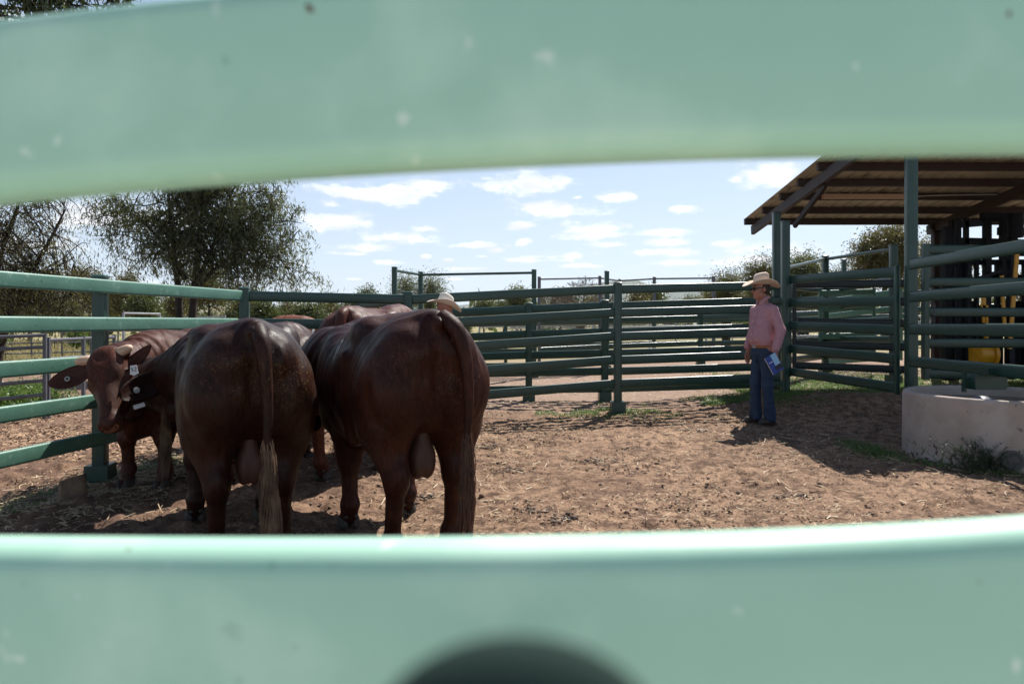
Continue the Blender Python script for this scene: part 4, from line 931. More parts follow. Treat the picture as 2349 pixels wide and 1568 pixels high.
    brand(e, bv, [[(-.02,.07),(.05,.075),(.03,.0)], [(.12,.08),(.12,.02),(.17,.02)], [(.25,.07),(.25,-.02)]], (-.33,.45,1.14), (0,1,0), (0,0,1), (1,0,-.4), .018)
bulls()

# ------------------------------------------------------------------ people
SKIN = mat('sunburnt_skin', (.34,.145,.095), .55, var=(.40,.18,.125), vscale=20); PINK = mat('pink_cotton', (.43,.215,.24), .85, var=(.49,.265,.285), vscale=60, bump=.9, bscale=17, stretch=(1,1,.3), bdist=.022)
DENIM = mat('blue_denim', (.014,.032,.072), .8, var=(.025,.052,.100), vscale=7, bump=.9, bscale=20, stretch=(.7,.7,1.6), bdist=.02); LEATHER = mat('dark_brown_leather', (.035,.022,.018), .5, var=(.055,.035,.026), vscale=15)
TAN = mat('tan_leather', (.30,.105,.030), .5); FELT = mat('cream_felt', (.56,.44,.34), .9, var=(.60,.48,.38), vscale=8); FELTW = mat('white_felt', (.68,.62,.54), .9); HAIR = mat('brown_hair', (.035,.020,.013), .7); LENS = mat('black_lens', (.004,.004,.005), .12)
BAND = mat('hat_band', (.40,.30,.23), .8)
def hat(parent, loc, rot, mt, crown_h=.125, name='hat', band=True, brim=.19, s=1.0):
    o0 = None; n = 56; vs = []; fs = []
    def add_ring(fn, up): 
        i0 = len(vs)
        for i in range(n): a = 2*math.pi*i/n; vs.append(fn(a))
        return i0
    rings = []
    # underside of the brim inward->outward, then the top of the brim and the crown (y = front)
    def brimz(a, t): c = math.cos(a); sn = math.sin(a); return .055*(abs(c)**2.2)*t**1.6-.030*abs(sn)**2*t**1.5
    for t, off in ((0,0),(.25,0),(.5,0),(.75,0),(1,0)):
        rx = .078+(brim-.078)*.78*t; ry = .098+(brim-.06)*t*.92; rings.append(add_ring(lambda a: (rx*math.cos(a), ry*math.sin(a), brimz(a,t)+off), 0))
    rings.append(add_ring(lambda a: ((.078+(brim-.078)*.78+.004)*math.cos(a), (.098+(brim-.06)*.92+.004)*math.sin(a), brimz(a,1)+.004), 0))
    for t in (1,.75,.5,.25,0):
        rx = .080+(brim-.078)*.78*t; ry = .100+(brim-.06)*t*.92; rings.append(add_ring(lambda a: (rx*math.cos(a), ry*math.sin(a), brimz(a,t)+.007), 0))
    for t, k in ((.12,.985),(.35,.97),(.6,.94),(.8,.88),(.93,.76),(1.0,.55),(.97,.30),(.93,.08)):
        def fc(a, t=t, k=k):
            x = .081*k*math.cos(a); y = .101*k*math.sin(a); z = .007+crown_h*t
            if t > .5: z += .016*(t-.5)*2*(-math.sin(a)*.8); z -= .022*max(0, 1-abs(x)/.035)*(1 if t > .9 else 0); x *= 1-.18*(t-.5)*2*max(0, math.sin(a))
            return (x, y, z)
        rings.append(add_ring(fc, 1))
    for q in range(len(rings)-1):
        a, b = rings[q], rings[q+1]
        for i in range(n): j = (i+1) % n; fs.append((a+i, b+i, b+j, a+j))
    fs.append(tuple(rings[-1]+i for i in range(n)))
    m = MB(); m.add(vs, fs); h = m.build(name, mt, parent, smooth=True); h.location = loc; h.rotation_euler = rot; h.scale = (s,s,s)
    if band:
        m = MB(); m.lathe([(1.0,0),(1.0,.016)], n=40); m.v = [(x*.083, y*.103, z+.012) for x,y,z in m.v]; b = m.build('hat_band', BAND if mt == FELT else mt, h, smooth=True)
    return h
def head_prims(F, C, Hm, k=.018):
    C = Vector(C); Hn = np.array(Hm)
    def p(x,y,z): return tuple(C+Hm@Vector((x,y,z)))
    def e(c, r, k=k, op='u'): F.ell(p(*c), r, k, op, M=Hn)
    e((0,-.012,.035), (.074,.092,.088)); e((0,.035,-.03), (.060,.062,.080)); e((0,.055,-.083), (.040,.040,.030)); e((0,.088,-.093), (.020,.014,.014), .012)
    for sx in (-1,1):
        e((sx*.036,.055,-.025), (.028,.036,.032)); e((sx*.077,-.008,-.012), (.010,.022,.031), .006); e((sx*.030,.086,.012), (.015,.010,.008), .008, 's'); e((sx*.045,.02,-.075), (.022,.04,.025))
    e((0,.078,.032), (.050,.022,.012), .015); F.cone(p(0,.092,.012), p(0,.112,-.022), .009, .013, .010); e((.0,.108,-.028), (.017,.012,.009), .008)
    e((0,.094,-.052), (.024,.013,.006), .006); e((0,.093,-.063), (.021,.012,.006), .006); e((0,.110,-.0575), (.022,.010,.0018), .003, 's')
def hand_prims(F, Wp, dr, nm, side, s=1.0, curl=.5):
    """wrist, direction of the hand, palm normal; five fingers each of two bones"""
    dr = Vector(dr).normalized(); nm = Vector(nm); sd = dr.cross(nm).normalized(); nm = sd.cross(dr); Wp = Vector(Wp)
    def p(a, b, c): return Wp+sd*a*s+dr*b*s+nm*c*s
    M = np.array(Matrix((sd, dr, nm)).transposed())
    F.ell(tuple(p(0,.045,0)), (.040*s,.050*s,.015*s), .012, M=M); F.cone(tuple(p(0,-.03,0)), tuple(p(0,.02,0)), .026*s, .025*s, .012)
    for x, L, b0 in ((-.030,.060,.085),(-.010,.072,.092),(.010,.068,.090),(.029,.052,.082)):
        a = p(x, b0-.01, 0); b = p(x*1.1, b0+L*.5, -.012*curl*2); c = p(x*1.1, b0+L*(1-.35*curl)*.85, -.05*curl-.01)
        F.cone(tuple(a), tuple(b), .0095*s, .0088*s, .004); F.cone(tuple(b), tuple(c), .0088*s, .0072*s, .003)
    a = p(side*.032,.02,-.004); b = p(side*.055,.055,-.018); c = p(side*.045,.088,-.030)
    F.cone(tuple(a), tuple(b), .013*s, .011*s, .008); F.cone(tuple(b), tuple(c), .0105*s, .008*s, .004)

def cowboy():
    d = 7.88; x = WX(1752, d); rz = R(110)
    root = empty('person', (x, d, G(x,d)), rz, 'person in pink shirt, jeans, cream hat and sunglasses, standing holding a booklet', 'person'); s = .985; root.scale = (s*.93,s*.96,s)
    Hh = Vector((0,.045,1.575)); Hm = Matrix.Rotation(R(-14), 3, 'Z')@Matrix.Rotation(R(-6), 3, 'X')
    # body: one surface; legs and torso lie under the clothes, head, neck and hands show
    F = Field((-.36,-.2,.02), (.36,.26,1.70), .0085)
    LW = Vector((-.250,.03,.835)); RW = Vector((.225,.06,.85))
    F.loft([(.86,0,.10,.07),(1.0,.01,.11,.08),(1.2,.01,.12,.08),(1.32,0,.11,.07),(1.38,-.01,.06,.05)], k=.02, n=2.2, axis=2)
    F.cone((0,-.005,1.38), (0,.025,1.50), .062, .054, .03)
    for sx, wr, el in ((-1, LW, (-.245,-.045,1.09)), (1, RW, (.235,-.03,1.09))):
        F.cone((sx*.135,-.005,1.315), el, .04, .036, .02); F.cone(el, tuple(wr), .038, .026, .02)
        F.cone((sx*.085,0,.88), (sx*.095,.02,.48), .085, .055, .03); F.cone((sx*.095,.02,.48), (sx*.10,-.01,.10), .055, .04, .03)
    head_prims(F, Hh, Hm)
    link('body', F.mesh('body', SKIN, 1), root)
    for sx, wr, dr, nm in ((-1, LW, (-.02,.12,-1), (-.75,.5,0)), (1, RW, (.0,.10,-1), (1,.1,0))):
        H = Field((wr.x-.11,wr.y-.13,wr.z-.20), (wr.x+.11,wr.y+.15,wr.z+.06), .0048); hand_prims(H, wr-Vector((0,0,.02)), dr, nm, 1 if sx < 0 else -1, 1.0, .7); link('hand', H.mesh('hand', SKIN), root)
    # shirt
    S = Field((-.40,-.24,.84), (.40,.28,1.54), .0085)
    S.loft([(.918,.02,.152,.128),(.95,.028,.162,.140),(.985,.038,.165,.150),(1.08,.032,.160,.145),(1.20,.015,.160,.128),(1.30,.0,.165,.112),(1.37,-.005,.135,.090),(1.41,-.01,.080,.07)], k=.02, n=2.25, axis=2)
    for sx, wr, el in ((-1, LW, (-.250,-.045,1.09)), (1, RW, (.238,-.035,1.09))):
        S.ell((sx*.150,-.005,1.325), (.068,.07,.068), .04); S.cone((sx*.165,-.005,1.31), el, .066, .056, .02); S.cone(el, (wr.x*1.0, wr.y, wr.z+.055), .060, .046, .02)
        for k in range(4): t = .2+.2*k; c = Vector(el)*(1-t)+wr*t; S.cone((c.x-.032,c.y-.030,c.z+.02), (c.x+.028,c.y+.034,c.z-.015), .014, .014, .016)
        S.cone((wr.x,wr.y,wr.z+.075), (wr.x,wr.y,wr.z+.02), .043, .040, .004)
        S.cone((wr.x,wr.y,wr.z+.03), (wr.x,wr.y,wr.z-.06), .034, .034, .004, op='s')
    for k, (a, b) in enumerate((((-.10,.15,1.0),(-.02,.17,1.12)),((.10,.14,1.02),(.03,.155,1.2)),((-.17,.06,1.05),(-.10,.13,1.16)),((-.17,.02,1.25),(-.06,.11,1.16)),((.17,.05,1.2),(.08,.11,1.1)),((-.19,0,.97),(-.12,.12,1.03)))): S.cone(a, b, .004, .012, .03)
    S.cone((0,-.02,1.40), (0,.02,1.56), .060, .058, .01, op='s')
    shirt = link('shirt', S.mesh('shirt', PINK, 1), root)
    # collar, placket, pocket, buttons
    def onshirt(o, dr=Vector((0,-1,0))):
        return bvS.ray_cast(Vector(o), dr)[0]
    bvS = BVHTree.FromPolygons([v.co[:] for v in shirt.data.vertices], [p.vertices[:] for p in shirt.data.polygons])
    m = MB()
    for sx in (-1, 1):
        pts = [(sx*.012,.088,1.405),(sx*.055,.075,1.385),(sx*.080,.045,1.43),(sx*.085,-.01,1.465),(sx*.05,-.065,1.475),(0,-.08,1.478)]
        inn = [(sx*.012,.075,1.435),(sx*.035,.068,1.45),(sx*.058,.045,1.475),(sx*.066,-.01,1.495),(sx*.04,-.052,1.50),(0,-.064,1.502)]
        vs = pts+inn+[(p[0]*.95,p[1]*.95,p[2]-.004) for p in pts]+[(p[0]*.93,p[1]*.93,p[2]-.003) for p in inn]; fs = []
        for i in range(5): fs += [(i,i+1,7+i,6+i), (12+i,18+i,19+i,13+i), (i,12+i,13+i,i+1), (6+i,7+i,19+i,18+i)]
        m.add(vs, fs)
    m.build('collar', PINK, shirt, smooth=True)
    m = MB(); P = []
    for k in range(14):
        h = onshirt((.0,.4,.93+k*.036));
        if h: P.append(h+Vector((0,.0015,0)))
    m.sweep(P, [(-.016,-.001),(-.016,.002),(.016,.002),(.016,-.001)], up=Vector((0,1,0))) if len(P) > 2 else None; m.build('placket', PINK, shirt)
    for k in range(6):
        h = onshirt((0,.4,.97+k*.078))
        if h: b = MB(); b.lathe([(.0055,0),(.0055,.004),(.001,.005)], n=10); o = b.build('button', WHITE, shirt); o.location = h+Vector((0,.003,0)); o.rotation_euler = (R(-90),0,0)
    m = MB(); vs = []; nu, nv = 6, 7
    for j in range(nv):
        for i in range(nu):
            px = -.045-.095*i/(nu-1); pz = 1.255-.115*j/(nv-1)+(.010 if j == nv-1 and i in (0,nu-1) else 0); h = onshirt((px,.4,pz)) or Vector((px,.1,pz)); vs.append(h+Vector((0,.005,0)))
    fs = [(j*nu+i, (j+1)*nu+i, (j+1)*nu+i+1, j*nu+i+1) for j in range(nv-1) for i in range(nu-1)]
    vs2 = [v-Vector((0,.006,0)) for v in vs]; K = len(vs); m.add(vs+vs2, fs+[tuple(K+q for q in f[::-1]) for f in fs]+[(i,i+1,K+i+1,K+i) for i in range(nu-1)]); m.build('pocket', PINK, shirt, smooth=True)
    # jeans
    J = Field((-.28,-.22,.0), (.28,.25,1.0), .0085)
    J.ell((0,.01,.86), (.150,.122,.105), .04); J.loft([(.80,0,.148,.118),(.90,.01,.146,.120),(.945,.015,.144,.120)], k=.02, n=2.2, axis=2)
    for sx in (-1, 1):
        kn = (sx*.092,.025 if sx < 0 else .05,.47); an = (sx*.10,-.015 if sx < 0 else .03,.10)
        J.cone((sx*.074,0,.82), kn, .094, .066, .03); J.cone(kn, an, .066, .062, .03); J.cone((an[0],an[1],.16), (an[0],an[1]+.005,.065), .064, .072, .02)
        for k in range(5): z = .10+.055*k; J.cone((an[0]-.045,an[1]+.02,z), (an[0]+.04,an[1]+.045,z+.02*(-1)**k), .016, .018, .022)
        for k in range(3): z = .42+.05*k; J.cone((kn[0]-.04,-.028,z+.02), (kn[0]+.04,-.032,z), .012, .012, .025)
        J.cone((sx*.10,.09,.80), (sx*.03,.10,.74), .006, .009, .03)
    J.F = np.maximum(J.F, (.040-J.ax[2][None,None,:])).astype(np.float32); J.F = np.maximum(J.F, (J.ax[2][None,None,:]-.935)).astype(np.float32)
    link('jeans', J.mesh('jeans', DENIM, 1), root)
    m = MB(); m.lathe([(1,0),(1.03,.004),(1.03,.034),(1,.038)], n=48); m.v = [(x*.149, y*.125+.015, z+.890) for x,y,z in m.v]; belt = m.build('belt', TAN, root, smooth=True)
    m = MB(); m.box((0,.145,.909), (.055,.008,.042)); m.build('buckle', GALV, belt)
    # boots
    for sx, yy, a in ((-1,.0,6), (1,.045,-10)):
        B = Field((-.07,-.14,-.01), (.07,.22,.20), .006); B.cone((0,-.02,.20), (0,-.02,.06), .05, .048, .02); B.cone((0,-.03,.045), (0,.10,.04), .043, .044, .03, flat=(1,1,.95)); B.cone((0,.10,.035), (0,.172,.022), .040, .020, .02, flat=(1,1,.7))
        B.ell((0,-.06,.02), (.036,.04,.04), .01); B.F = np.maximum(B.F, (.012-B.ax[2][None,None,:])).astype(np.float32)
        B.ell((0,-.0,.0), (.06,.035,.018), .006, 's')
        b = link('boot', B.mesh('boot', LEATHER), root, (sx*.10, yy-.0, .0), (0,0,R(a)))
        m = MB(); m.box((0,-.065,.008), (.064,.062,.022)); m.build('heel', LEATHER, b)
    # hair, glasses, hat
    Hr = Field((-.11,-.13,-.12), (.11,.10,.12), .006); Hr.ell((0,-.025,.025), (.079,.092,.083), .01); Hr.ell((0,-.055,-.035), (.064,.055,.05), .02); Hr.F = np.maximum(Hr.F, (Hr.ax[1][None,:,None]-.012)).astype(np.float32); Hr.F = np.maximum(Hr.F, (-.062-Hr.ax[2][None,None,:])).astype(np.float32)
    T = Matrix.Translation(Hh)@Hm.to_4x4()
    o = link('hair', Hr.mesh('hair', HAIR), root); o.matrix_local = T
    gl = MB()
    for sx in (-1, 1):
        gl.sweep([(sx*.030-.0,.100,.028),(sx*.032,.101,.004),(sx*.033,.099,-.012)], [(-.026,-.003),(-.026,.003),(.026,.003),(.026,-.003)], up=Vector((0,1,0))); gl.sweep([(sx*.056,.094,.020),(sx*.074,.06,.016),(sx*.080,.0,.012)], rrect(.005,.014,.002,1))
    gl.box((0,.104,.016), (.02,.006,.01)); o = gl.build('sunglasses', LENS, root); o.matrix_local = T
    h = hat(root, (0,0,0), (0,0,0), FELT, crown_h=.135, s=.95, brim=.20); h.matrix_local = T@Matrix.Translation((0,-.012,.050))@Matrix.Rotation(R(7),4,'X')
    # the booklet in the left hand
    wr = Matrix.Translation(root.location)@Matrix.Rotation(rz,4,'Z')@Matrix.Scale(s,4); c = wr@(LW+Vector((-.02,.055,-.115)))
    bk = empty('booklet', c, 0, 'small blue and white booklet held low in the hand of the man in pink', 'booklet')
    Mx = Matrix.Rotation(R(-28),4,'Y')@Matrix.Rotation(R(14),4,'Z')
    BL = mat('cover_blue', (.015,.05,.28), .35); BL2 = mat('cover_sky', (.35,.55,.75), .35); CD = mat('cover_dark', (.02,.015,.03), .4); PG = mat('paper', (.75,.75,.74), .8)
    def sheet(c, sz, mt, nm, par): m = MB(); m.box(c, sz); return m.build(nm, mt, par)
    pg = sheet((0,.004,0), (.145,.010,.205), PG, 'pages', bk); cv = sheet((.002,-.003,0), (.148,.002,.210), BL, 'cover', bk); sheet((.037,-.0046,.02), (.072,.0012,.165), BL2, 'cover_panel', cv); sheet((.03,-.0058,-.055), (.085,.0012,.055), CD, 'cover_picture', cv)
    sheet((-.03,-.0046,.03), (.05,.0012,.008), PG, 'cover_title', cv)
    bk.matrix_world = Matrix.Translation(c)@Mx
cowboy()

def second_person():
    d = 7.9; x = WX(990, d); rz = R(-70)
    root = empty('person', (x, d, G(x,d)), rz, 'person stooping behind the front centre bull, only white hat showing', 'person'); s = .94; root.scale = (s,)*3
    H = Vector((0,.16,1.485)); Hm = Matrix.Rotation(R(-16),3,'X')
    F = Field((-.34,-.25,.02), (.34,.42,1.58), .011)
    F.loft([(.80,-.05,.13,.09),(1.0,0,.14,.10),(1.18,.06,.15,.10),(1.27,.08,.10,.06)], k=.03, n=2.2, axis=2); F.cone((0,.08,1.25), tuple(H-Vector((0,.02,.08))), .06, .055, .03)
    for sx in (-1,1):
        F.cone((sx*.165,.06,1.22), (sx*.25,.02,.98), .05, .04, .03); F.cone((sx*.25,.02,.98), (sx*.18,.22,.88), .04, .03, .03)
        F.cone((sx*.085,-.05,.82), (sx*.10,.08,.46), .085, .06, .03); F.cone((sx*.10,.08,.46), (sx*.10,-.0+.42*(sx<0)*0,.10), .06, .045, .03)
    head_prims(F, H, Hm); link('body', F.mesh('body', SKIN), root)
    S = Field((-.34,-.24,.74), (.34,.30,1.34), .011); S.loft([(.76,-.05,.16,.12),(.95,0,.175,.135),(1.12,.05,.18,.12),(1.22,.07,.14,.09),(1.27,.08,.08,.06)], k=.02, n=2.2, axis=2)
    for sx in (-1,1): S.cone((sx*.17,.06,1.2), (sx*.25,.02,.98), .07, .055, .03); S.cone((sx*.25,.02,.98), (sx*.185,.20,.89), .055, .043, .02)
    link('shirt', S.mesh('shirt', mat('khaki_cotton', (.32,.27,.20), .9)), root)
    J = Field((-.26,-.22,.05), (.26,.26,.86), .011); J.ell((0,-.05,.78), (.16,.125,.10), .04)
    for sx in (-1,1): J.cone((sx*.085,-.05,.78), (sx*.10,.08,.46), .105, .08, .04); J.cone((sx*.10,.08,.46), (sx*.10,0,.08), .08, .075, .03)
    link('jeans', J.mesh('jeans', DENIM), root)
    for sx in (-1,1):
        B = Field((-.07,-.12,-.01), (.07,.20,.14), .008); B.cone((0,-.02,.13), (0,-.02,.05), .05, .048, .02); B.cone((0,-.03,.04), (0,.15,.03), .045, .03, .03); link('boot', B.mesh('boot', TAN if False else LEATHER), root, (sx*.10, 0, .0))
    T = Matrix.Translation(H)@Hm.to_4x4(); h = hat(root, (0,0,0), (0,0,0), FELTW, crown_h=.135, brim=.195); h.matrix_local = T@Matrix.Translation((0,-.01,.055))
    return root
second_person()

# ------------------------------------------------------------------ trees
def tubes_np(paths, name, mt, parent, sides=6):
    """paths: list of (points, radii)"""
    vs = []; fs = []; n0 = 0; ang = np.linspace(0, 2*np.pi, sides, endpoint=False)
    for P, Rr in paths:
        P = np.asarray(P, float); k = len(P); T = np.gradient(P, axis=0); T /= np.linalg.norm(T, axis=1, keepdims=True)+1e-9
        up = np.tile([0.,0,1.], (k,1)); bad = np.abs(T[:,2]) > .95; up[bad] = [1.,0,0]
        A = np.cross(T, up); A /= np.linalg.norm(A, axis=1, keepdims=True)+1e-9; B = np.cross(A, T)
        ring = P[:,None,:]+np.asarray(Rr)[:,None,None]*(A[:,None,:]*np.cos(ang)[None,:,None]+B[:,None,:]*np.sin(ang)[None,:,None]); vs.append(ring.reshape(-1,3))
        i = np.arange(k-1)[:,None]*sides; j = np.arange(sides)[None,:]; j2 = (j+1) % sides
        fs.append((n0+np.stack([i+j, i+j2, i+sides+j2, i+sides+j], -1)).reshape(-1,4)); n0 += k*sides
    return link(name, mesh_np(name, np.concatenate(vs), np.concatenate(fs), mt, True), parent)
def leaves_np(C, D, L, Wd, name, mt, parent, droop=.5, rg=rng):
    """leaf blades of four corners, centred at C and pointing along D"""
    n = len(C); D = D/(np.linalg.norm(D, axis=1, keepdims=True)+1e-9); r = rg.normal(size=(n,3)); S = np.cross(D, r); S /= np.linalg.norm(S, axis=1, keepdims=True)+1e-9
    l = (L*rg.uniform(.65,1.3,n))[:,None]; w = (Wd*rg.uniform(.7,1.3,n))[:,None]
    N = np.cross(S, D); base = C; tip = C+D*l+N*l*.12; m1 = C+D*l*.45+S*w; m2 = C+D*l*.45-S*w
    V = np.stack([base, m1, tip, m2], 1).reshape(-1,3); F = np.arange(4*n).reshape(-1,4)
    return link(name, mesh_np(name, V, F, mt, False), parent)
def bez(a, b, c, n): t = np.linspace(0,1,n)[:,None]; return (1-t)**2*a+2*t*(1-t)*b+t*t*c
def tree(label, base, trunks, crown, n_limb, twigs, per, leaf_l, leaf_w, mt, bark=BARK, group=None, r0=.2, droop=-.6, seed=1, cat='tree', name='gum_tree', twig_len=.6, shell=.55, spread=.12, limb_r=.035, zmin=None, keep=None):
    """trunks: lists of local points; crown: list of (centre, radii) ellipsoids, local"""
    rg = np.random.default_rng(seed); base = Vector(base); root = empty(name, base, 0, label, cat, group); paths = []; T = []
    for tr in trunks:
        tr = np.array(tr, float); n = len(tr); pts = []
        for i in range(n-1): pts += [tr[i]*(1-t)+tr[i+1]*t for t in np.linspace(0,1,5,endpoint=False)]
        pts.append(tr[-1]); pts = np.array(pts); pts[1:-1] = (pts[:-2]+pts[1:-1]*2+pts[2:])/4; rad = r0*(1 if len(paths) < 2 else .55)*np.linspace(1,.16,len(pts)); rad[0] *= 1.25
        paths.append((pts, rad)); T.append((pts, rad))
    vol = np.array([np.prod(r) for c, r in crown]); vol = vol**.6; vol = vol/vol.sum(); C = []; D = []
    for k in range(n_limb):
        c, r = crown[rg.choice(len(crown), p=vol)]; v = rg.normal(size=3); v /= np.linalg.norm(v); q = np.array(c)+v*np.array(r)*(shell+(1-shell)*rg.random())
        pts, rad = T[rg.integers(len(T))]
        cand = np.arange(int(len(pts)*.25), len(pts)); dist = np.linalg.norm(pts[cand]-q, axis=1)+np.maximum(0, pts[cand][:,2]-q[2])*1.2; i = cand[np.argsort(dist)[rg.integers(0, min(4, len(cand)))]]
        a = pts[i]; mid = (a+q)/2+np.array([0,0,.18*np.linalg.norm(q-a)])+rg.normal(size=3)*.08*np.linalg.norm(q-a); B = bez(a, mid, q, 9)
        B[2:-1] += rg.normal(size=(6,3))*.025*np.linalg.norm(q-a)**.5; rl = min(rad[i]*.7, limb_r*(.6+.5*np.linalg.norm(q-a))); paths.append((B, np.linspace(rl, .008, 9)))
        for j in range(twigs):
            t = rg.uniform(.2,1)**.55; s = B[min(8,int(t*8))]; dv = rg.normal(size=3); dv /= np.linalg.norm(dv); dv[2] += .1; e = s+dv*twig_len*rg.uniform(.4,1.2); e2 = e+np.array([0,0,droop*twig_len*rg.uniform(.2,1.0)])
            tw = bez(s, e, e2, 5)
            if j % 3 == 0: paths.append((tw, np.linspace(.010,.004,5)))
            m = per; tt = rg.uniform(.25,1,m); cc = (1-tt)[:,None]**2*s+2*(tt*(1-tt))[:,None]*e+(tt**2)[:,None]*e2+rg.normal(size=(m,3))*spread*twig_len; C.append(cc)
            dd = rg.normal(size=(m,3))*.8; dd[:,2] += droop*1.6; D.append(dd)
    C = np.concatenate(C); D = np.concatenate(D)
    if zmin is not None: k = C[:,2] > zmin; C = C[k]; D = D[k]
    tubes_np(paths, 'trunk', bark, root); leaves_np(C, D, leaf_l, leaf_w, 'crown', mt, root, rg=rg); return root
def rel(base, u, v, d): p = W(u,v,d)-Vector(base); return (p.x,p.y,p.z)

def vegetation():
    # big tree behind the left fence
    d = 17.0; b = Vector((WX(438,d), d, G(WX(438,d),d)-.05)); rl = lambda u, v, dd=d: rel(b, u, v, dd)
    cr = []
    for u, v, ru, rv in ((420,560,150,120),(560,500,140,100),(640,600,80,60),(330,600,90,70),(300,500,110,90),(480,400,210,100),(640,470,70,70),(700,640,55,50),(690,520,45,60),(400,300,190,90),(560,330,130,90),(270,420,100,70),(560,620,90,60),(250,520,80,70),(735,640,32,40),(705,450,40,55)):
        cr.append((rl(u,v), (ru/FPX*d, ru/FPX*d*.45, rv/FPX*d)))
    tree('big dark gum tree with twin trunks behind the left fence', b, [[rl(415,880),rl(412,730),rl(408,650),rl(398,570),rl(388,470),rl(380,360)], [rl(440,880),rl(441,730),rl(450,620),rl(462,520),rl(470,400),rl(470,300)], [rl(452,650),rl(490,560),rl(520,470),rl(560,380)], [rl(452,660),rl(500,610),rl(560,600),rl(640,620)], [rl(425,640),rl(380,560),rl(320,500),rl(270,470)]],
         cr, 115, 15, 21, .150, .0115, LEAF_GUM, r0=.115, seed=3, twig_len=.66, droop=-.8, shell=.05, spread=.13, limb_r=.016)
    # sparse tree at the left edge
    d = 12.0; b = Vector((WX(-8,d), d, G(WX(-8,d),d)-.05)); rl = lambda u, v, dd=d: rel(b, u, v, dd)
    cr = [(rl(u,v), (ru/FPX*d, ru/FPX*d*.8, rv/FPX*d)) for u,v,ru,rv in ((60,560,110,90),(150,600,80,80),(190,680,50,60),(100,700,110,50),(-60,560,140,120),(60,450,140,60),(-120,680,120,80))]
    tree('sparse leaning tree with fine weeping twigs at the left edge', b, [[rl(-10,930),rl(-5,820),rl(20,720),rl(60,640),rl(110,560),rl(150,480)], [rl(0,800),rl(-20,690),rl(0,580),rl(40,480),rl(60,400)], [rl(15,720),rl(60,700),rl(120,690),rl(190,665)], [rl(10,735),rl(30,700),rl(80,640),rl(170,590)]],
         cr, 80, 13, 17, .075, .0065, LEAF_SPARSE, r0=.085, seed=5, twig_len=.55, droop=-1.0, shell=.1, spread=.3, limb_r=.010)
    # near branch hanging in from the upper left: its tree stands left of the picture
    b = Vector((-6.6, 4.6, G(-6.6,4.6)-.05)); d = 4.6; rl = lambda u, v, dd=d: rel(b, u, v, dd)
    cr = [(rl(u,v), (ru/FPX*d, .18, rv/FPX*d)) for u,v,ru,rv in ((110,34,70,40),(205,26,70,38),(275,18,45,26),(190,-110,160,70),(60,20,45,34),(150,66,70,20))]
    tree('near gum branch with long narrow leaves, hanging above the top rail', b, [[(0,0,0),(.1,0,1.3),(.4,.0,2.4),(1.2,0,3.3),rl(-60,-200),rl(100,-150),rl(200,-130)], [(0,0,0),(-.3,.1,1.6),(-.5,.1,3.2),(-.4,0,4.6)]], cr+[((-.5,.1,4.0),(1.1,1.1,.9))], 105, 9, 17, .115, .0075, LEAF_NEAR, r0=.11, seed=8, twig_len=.20, droop=-.5, shell=.2, spread=.2, limb_r=.010)
    # right hand trees
    specs = [
     ('olive gum tree behind the shed post, under the roof line', 2030, 515, 700, 75, 30, LEAF_WARM, 60, 9, 30, .20, 3),
     ('rusty gum tree partly behind the cattle crush', 2145, 525, 760, 75, 26, LEAF_WARM, 60, 9, 24, .18, 4),
     ('slim dark tree just right of the shed corner posts', 1838, 570, 720, 36, 30, LEAF_GUM, 40, 8, 24, .17, 6),
     ('feathery pale tree left of the standing man', 1665, 618, 720, 32, 24, LEAF_SPARSE, 40, 8, 14, .12, 7),
     ('lacy tree right behind the cream hat', 1740, 585, 735, 52, 22, LEAF_SPARSE, 50, 9, 13, .12, 9),
     ('low tree between the slim tree and the olive gum', 1930, 620, 720, 45, 34, LEAF_SPARSE, 36, 8, 14, .18, 10),
     ('small round tree top left of the tall green gateway', 930, 648, 690, 15, 48, LEAF_GUM, 20, 6, 14, .22, 12),
     ('small ragged tree top inside the tall green gateway', 986, 638, 700, 22, 48, LEAF_GUM, 26, 6, 14, .22, 13)]
    for lab, u, v0, v1, ru, d, mt, nl, tw, per, ll, seed in specs:
        x = WX(u,d); g = G(x,d)-.05; b = Vector((x,d,g)); rl = lambda uu, vv: rel(b, uu, vv, d); vm = (v0*.58+v1*.42); H = rl(u,v0)[2]; rr = np.random.default_rng(seed)
        cr = [(rl(u+rr.uniform(-.6,.6)*ru, v0+(v1-v0)*rr.uniform(.2,.75)), (ru*.5/FPX*d, ru*.5/FPX*d, (v1-v0)*.2/FPX*d)) for _ in range(6)]+[(rl(u, v0+(v1-v0)*.3), (ru*.55/FPX*d, ru*.5/FPX*d, (v1-v0)*.24/FPX*d))]
        tree(lab, b, [[(0,0,0),rl(u-3,v1-5) if rl(u,v1)[2] > .4 else (0,0,.6),rl(u+4,(v0+v1)/2),rl(u-2,v0+(v1-v0)*.2)], [(0,0,.2),rl(u+ru*.3,(v0+v1)/2),rl(u+ru*.5,v0+(v1-v0)*.35)]], cr, nl+10, tw, int(per*1.6), ll*.72, ll*.11, mt, r0=.02+.005*d, seed=seed, twig_len=.022*d, droop=-.5, shell=.35, spread=.3, limb_r=.02, group='trees beyond the yards')
    # bare tree in the middle
    d = 34; x = WX(1332,d); b = Vector((x,d,G(x,d)-.05)); rl = lambda uu, vv: rel(b, uu, vv, d); rg = np.random.default_rng(4); paths = []
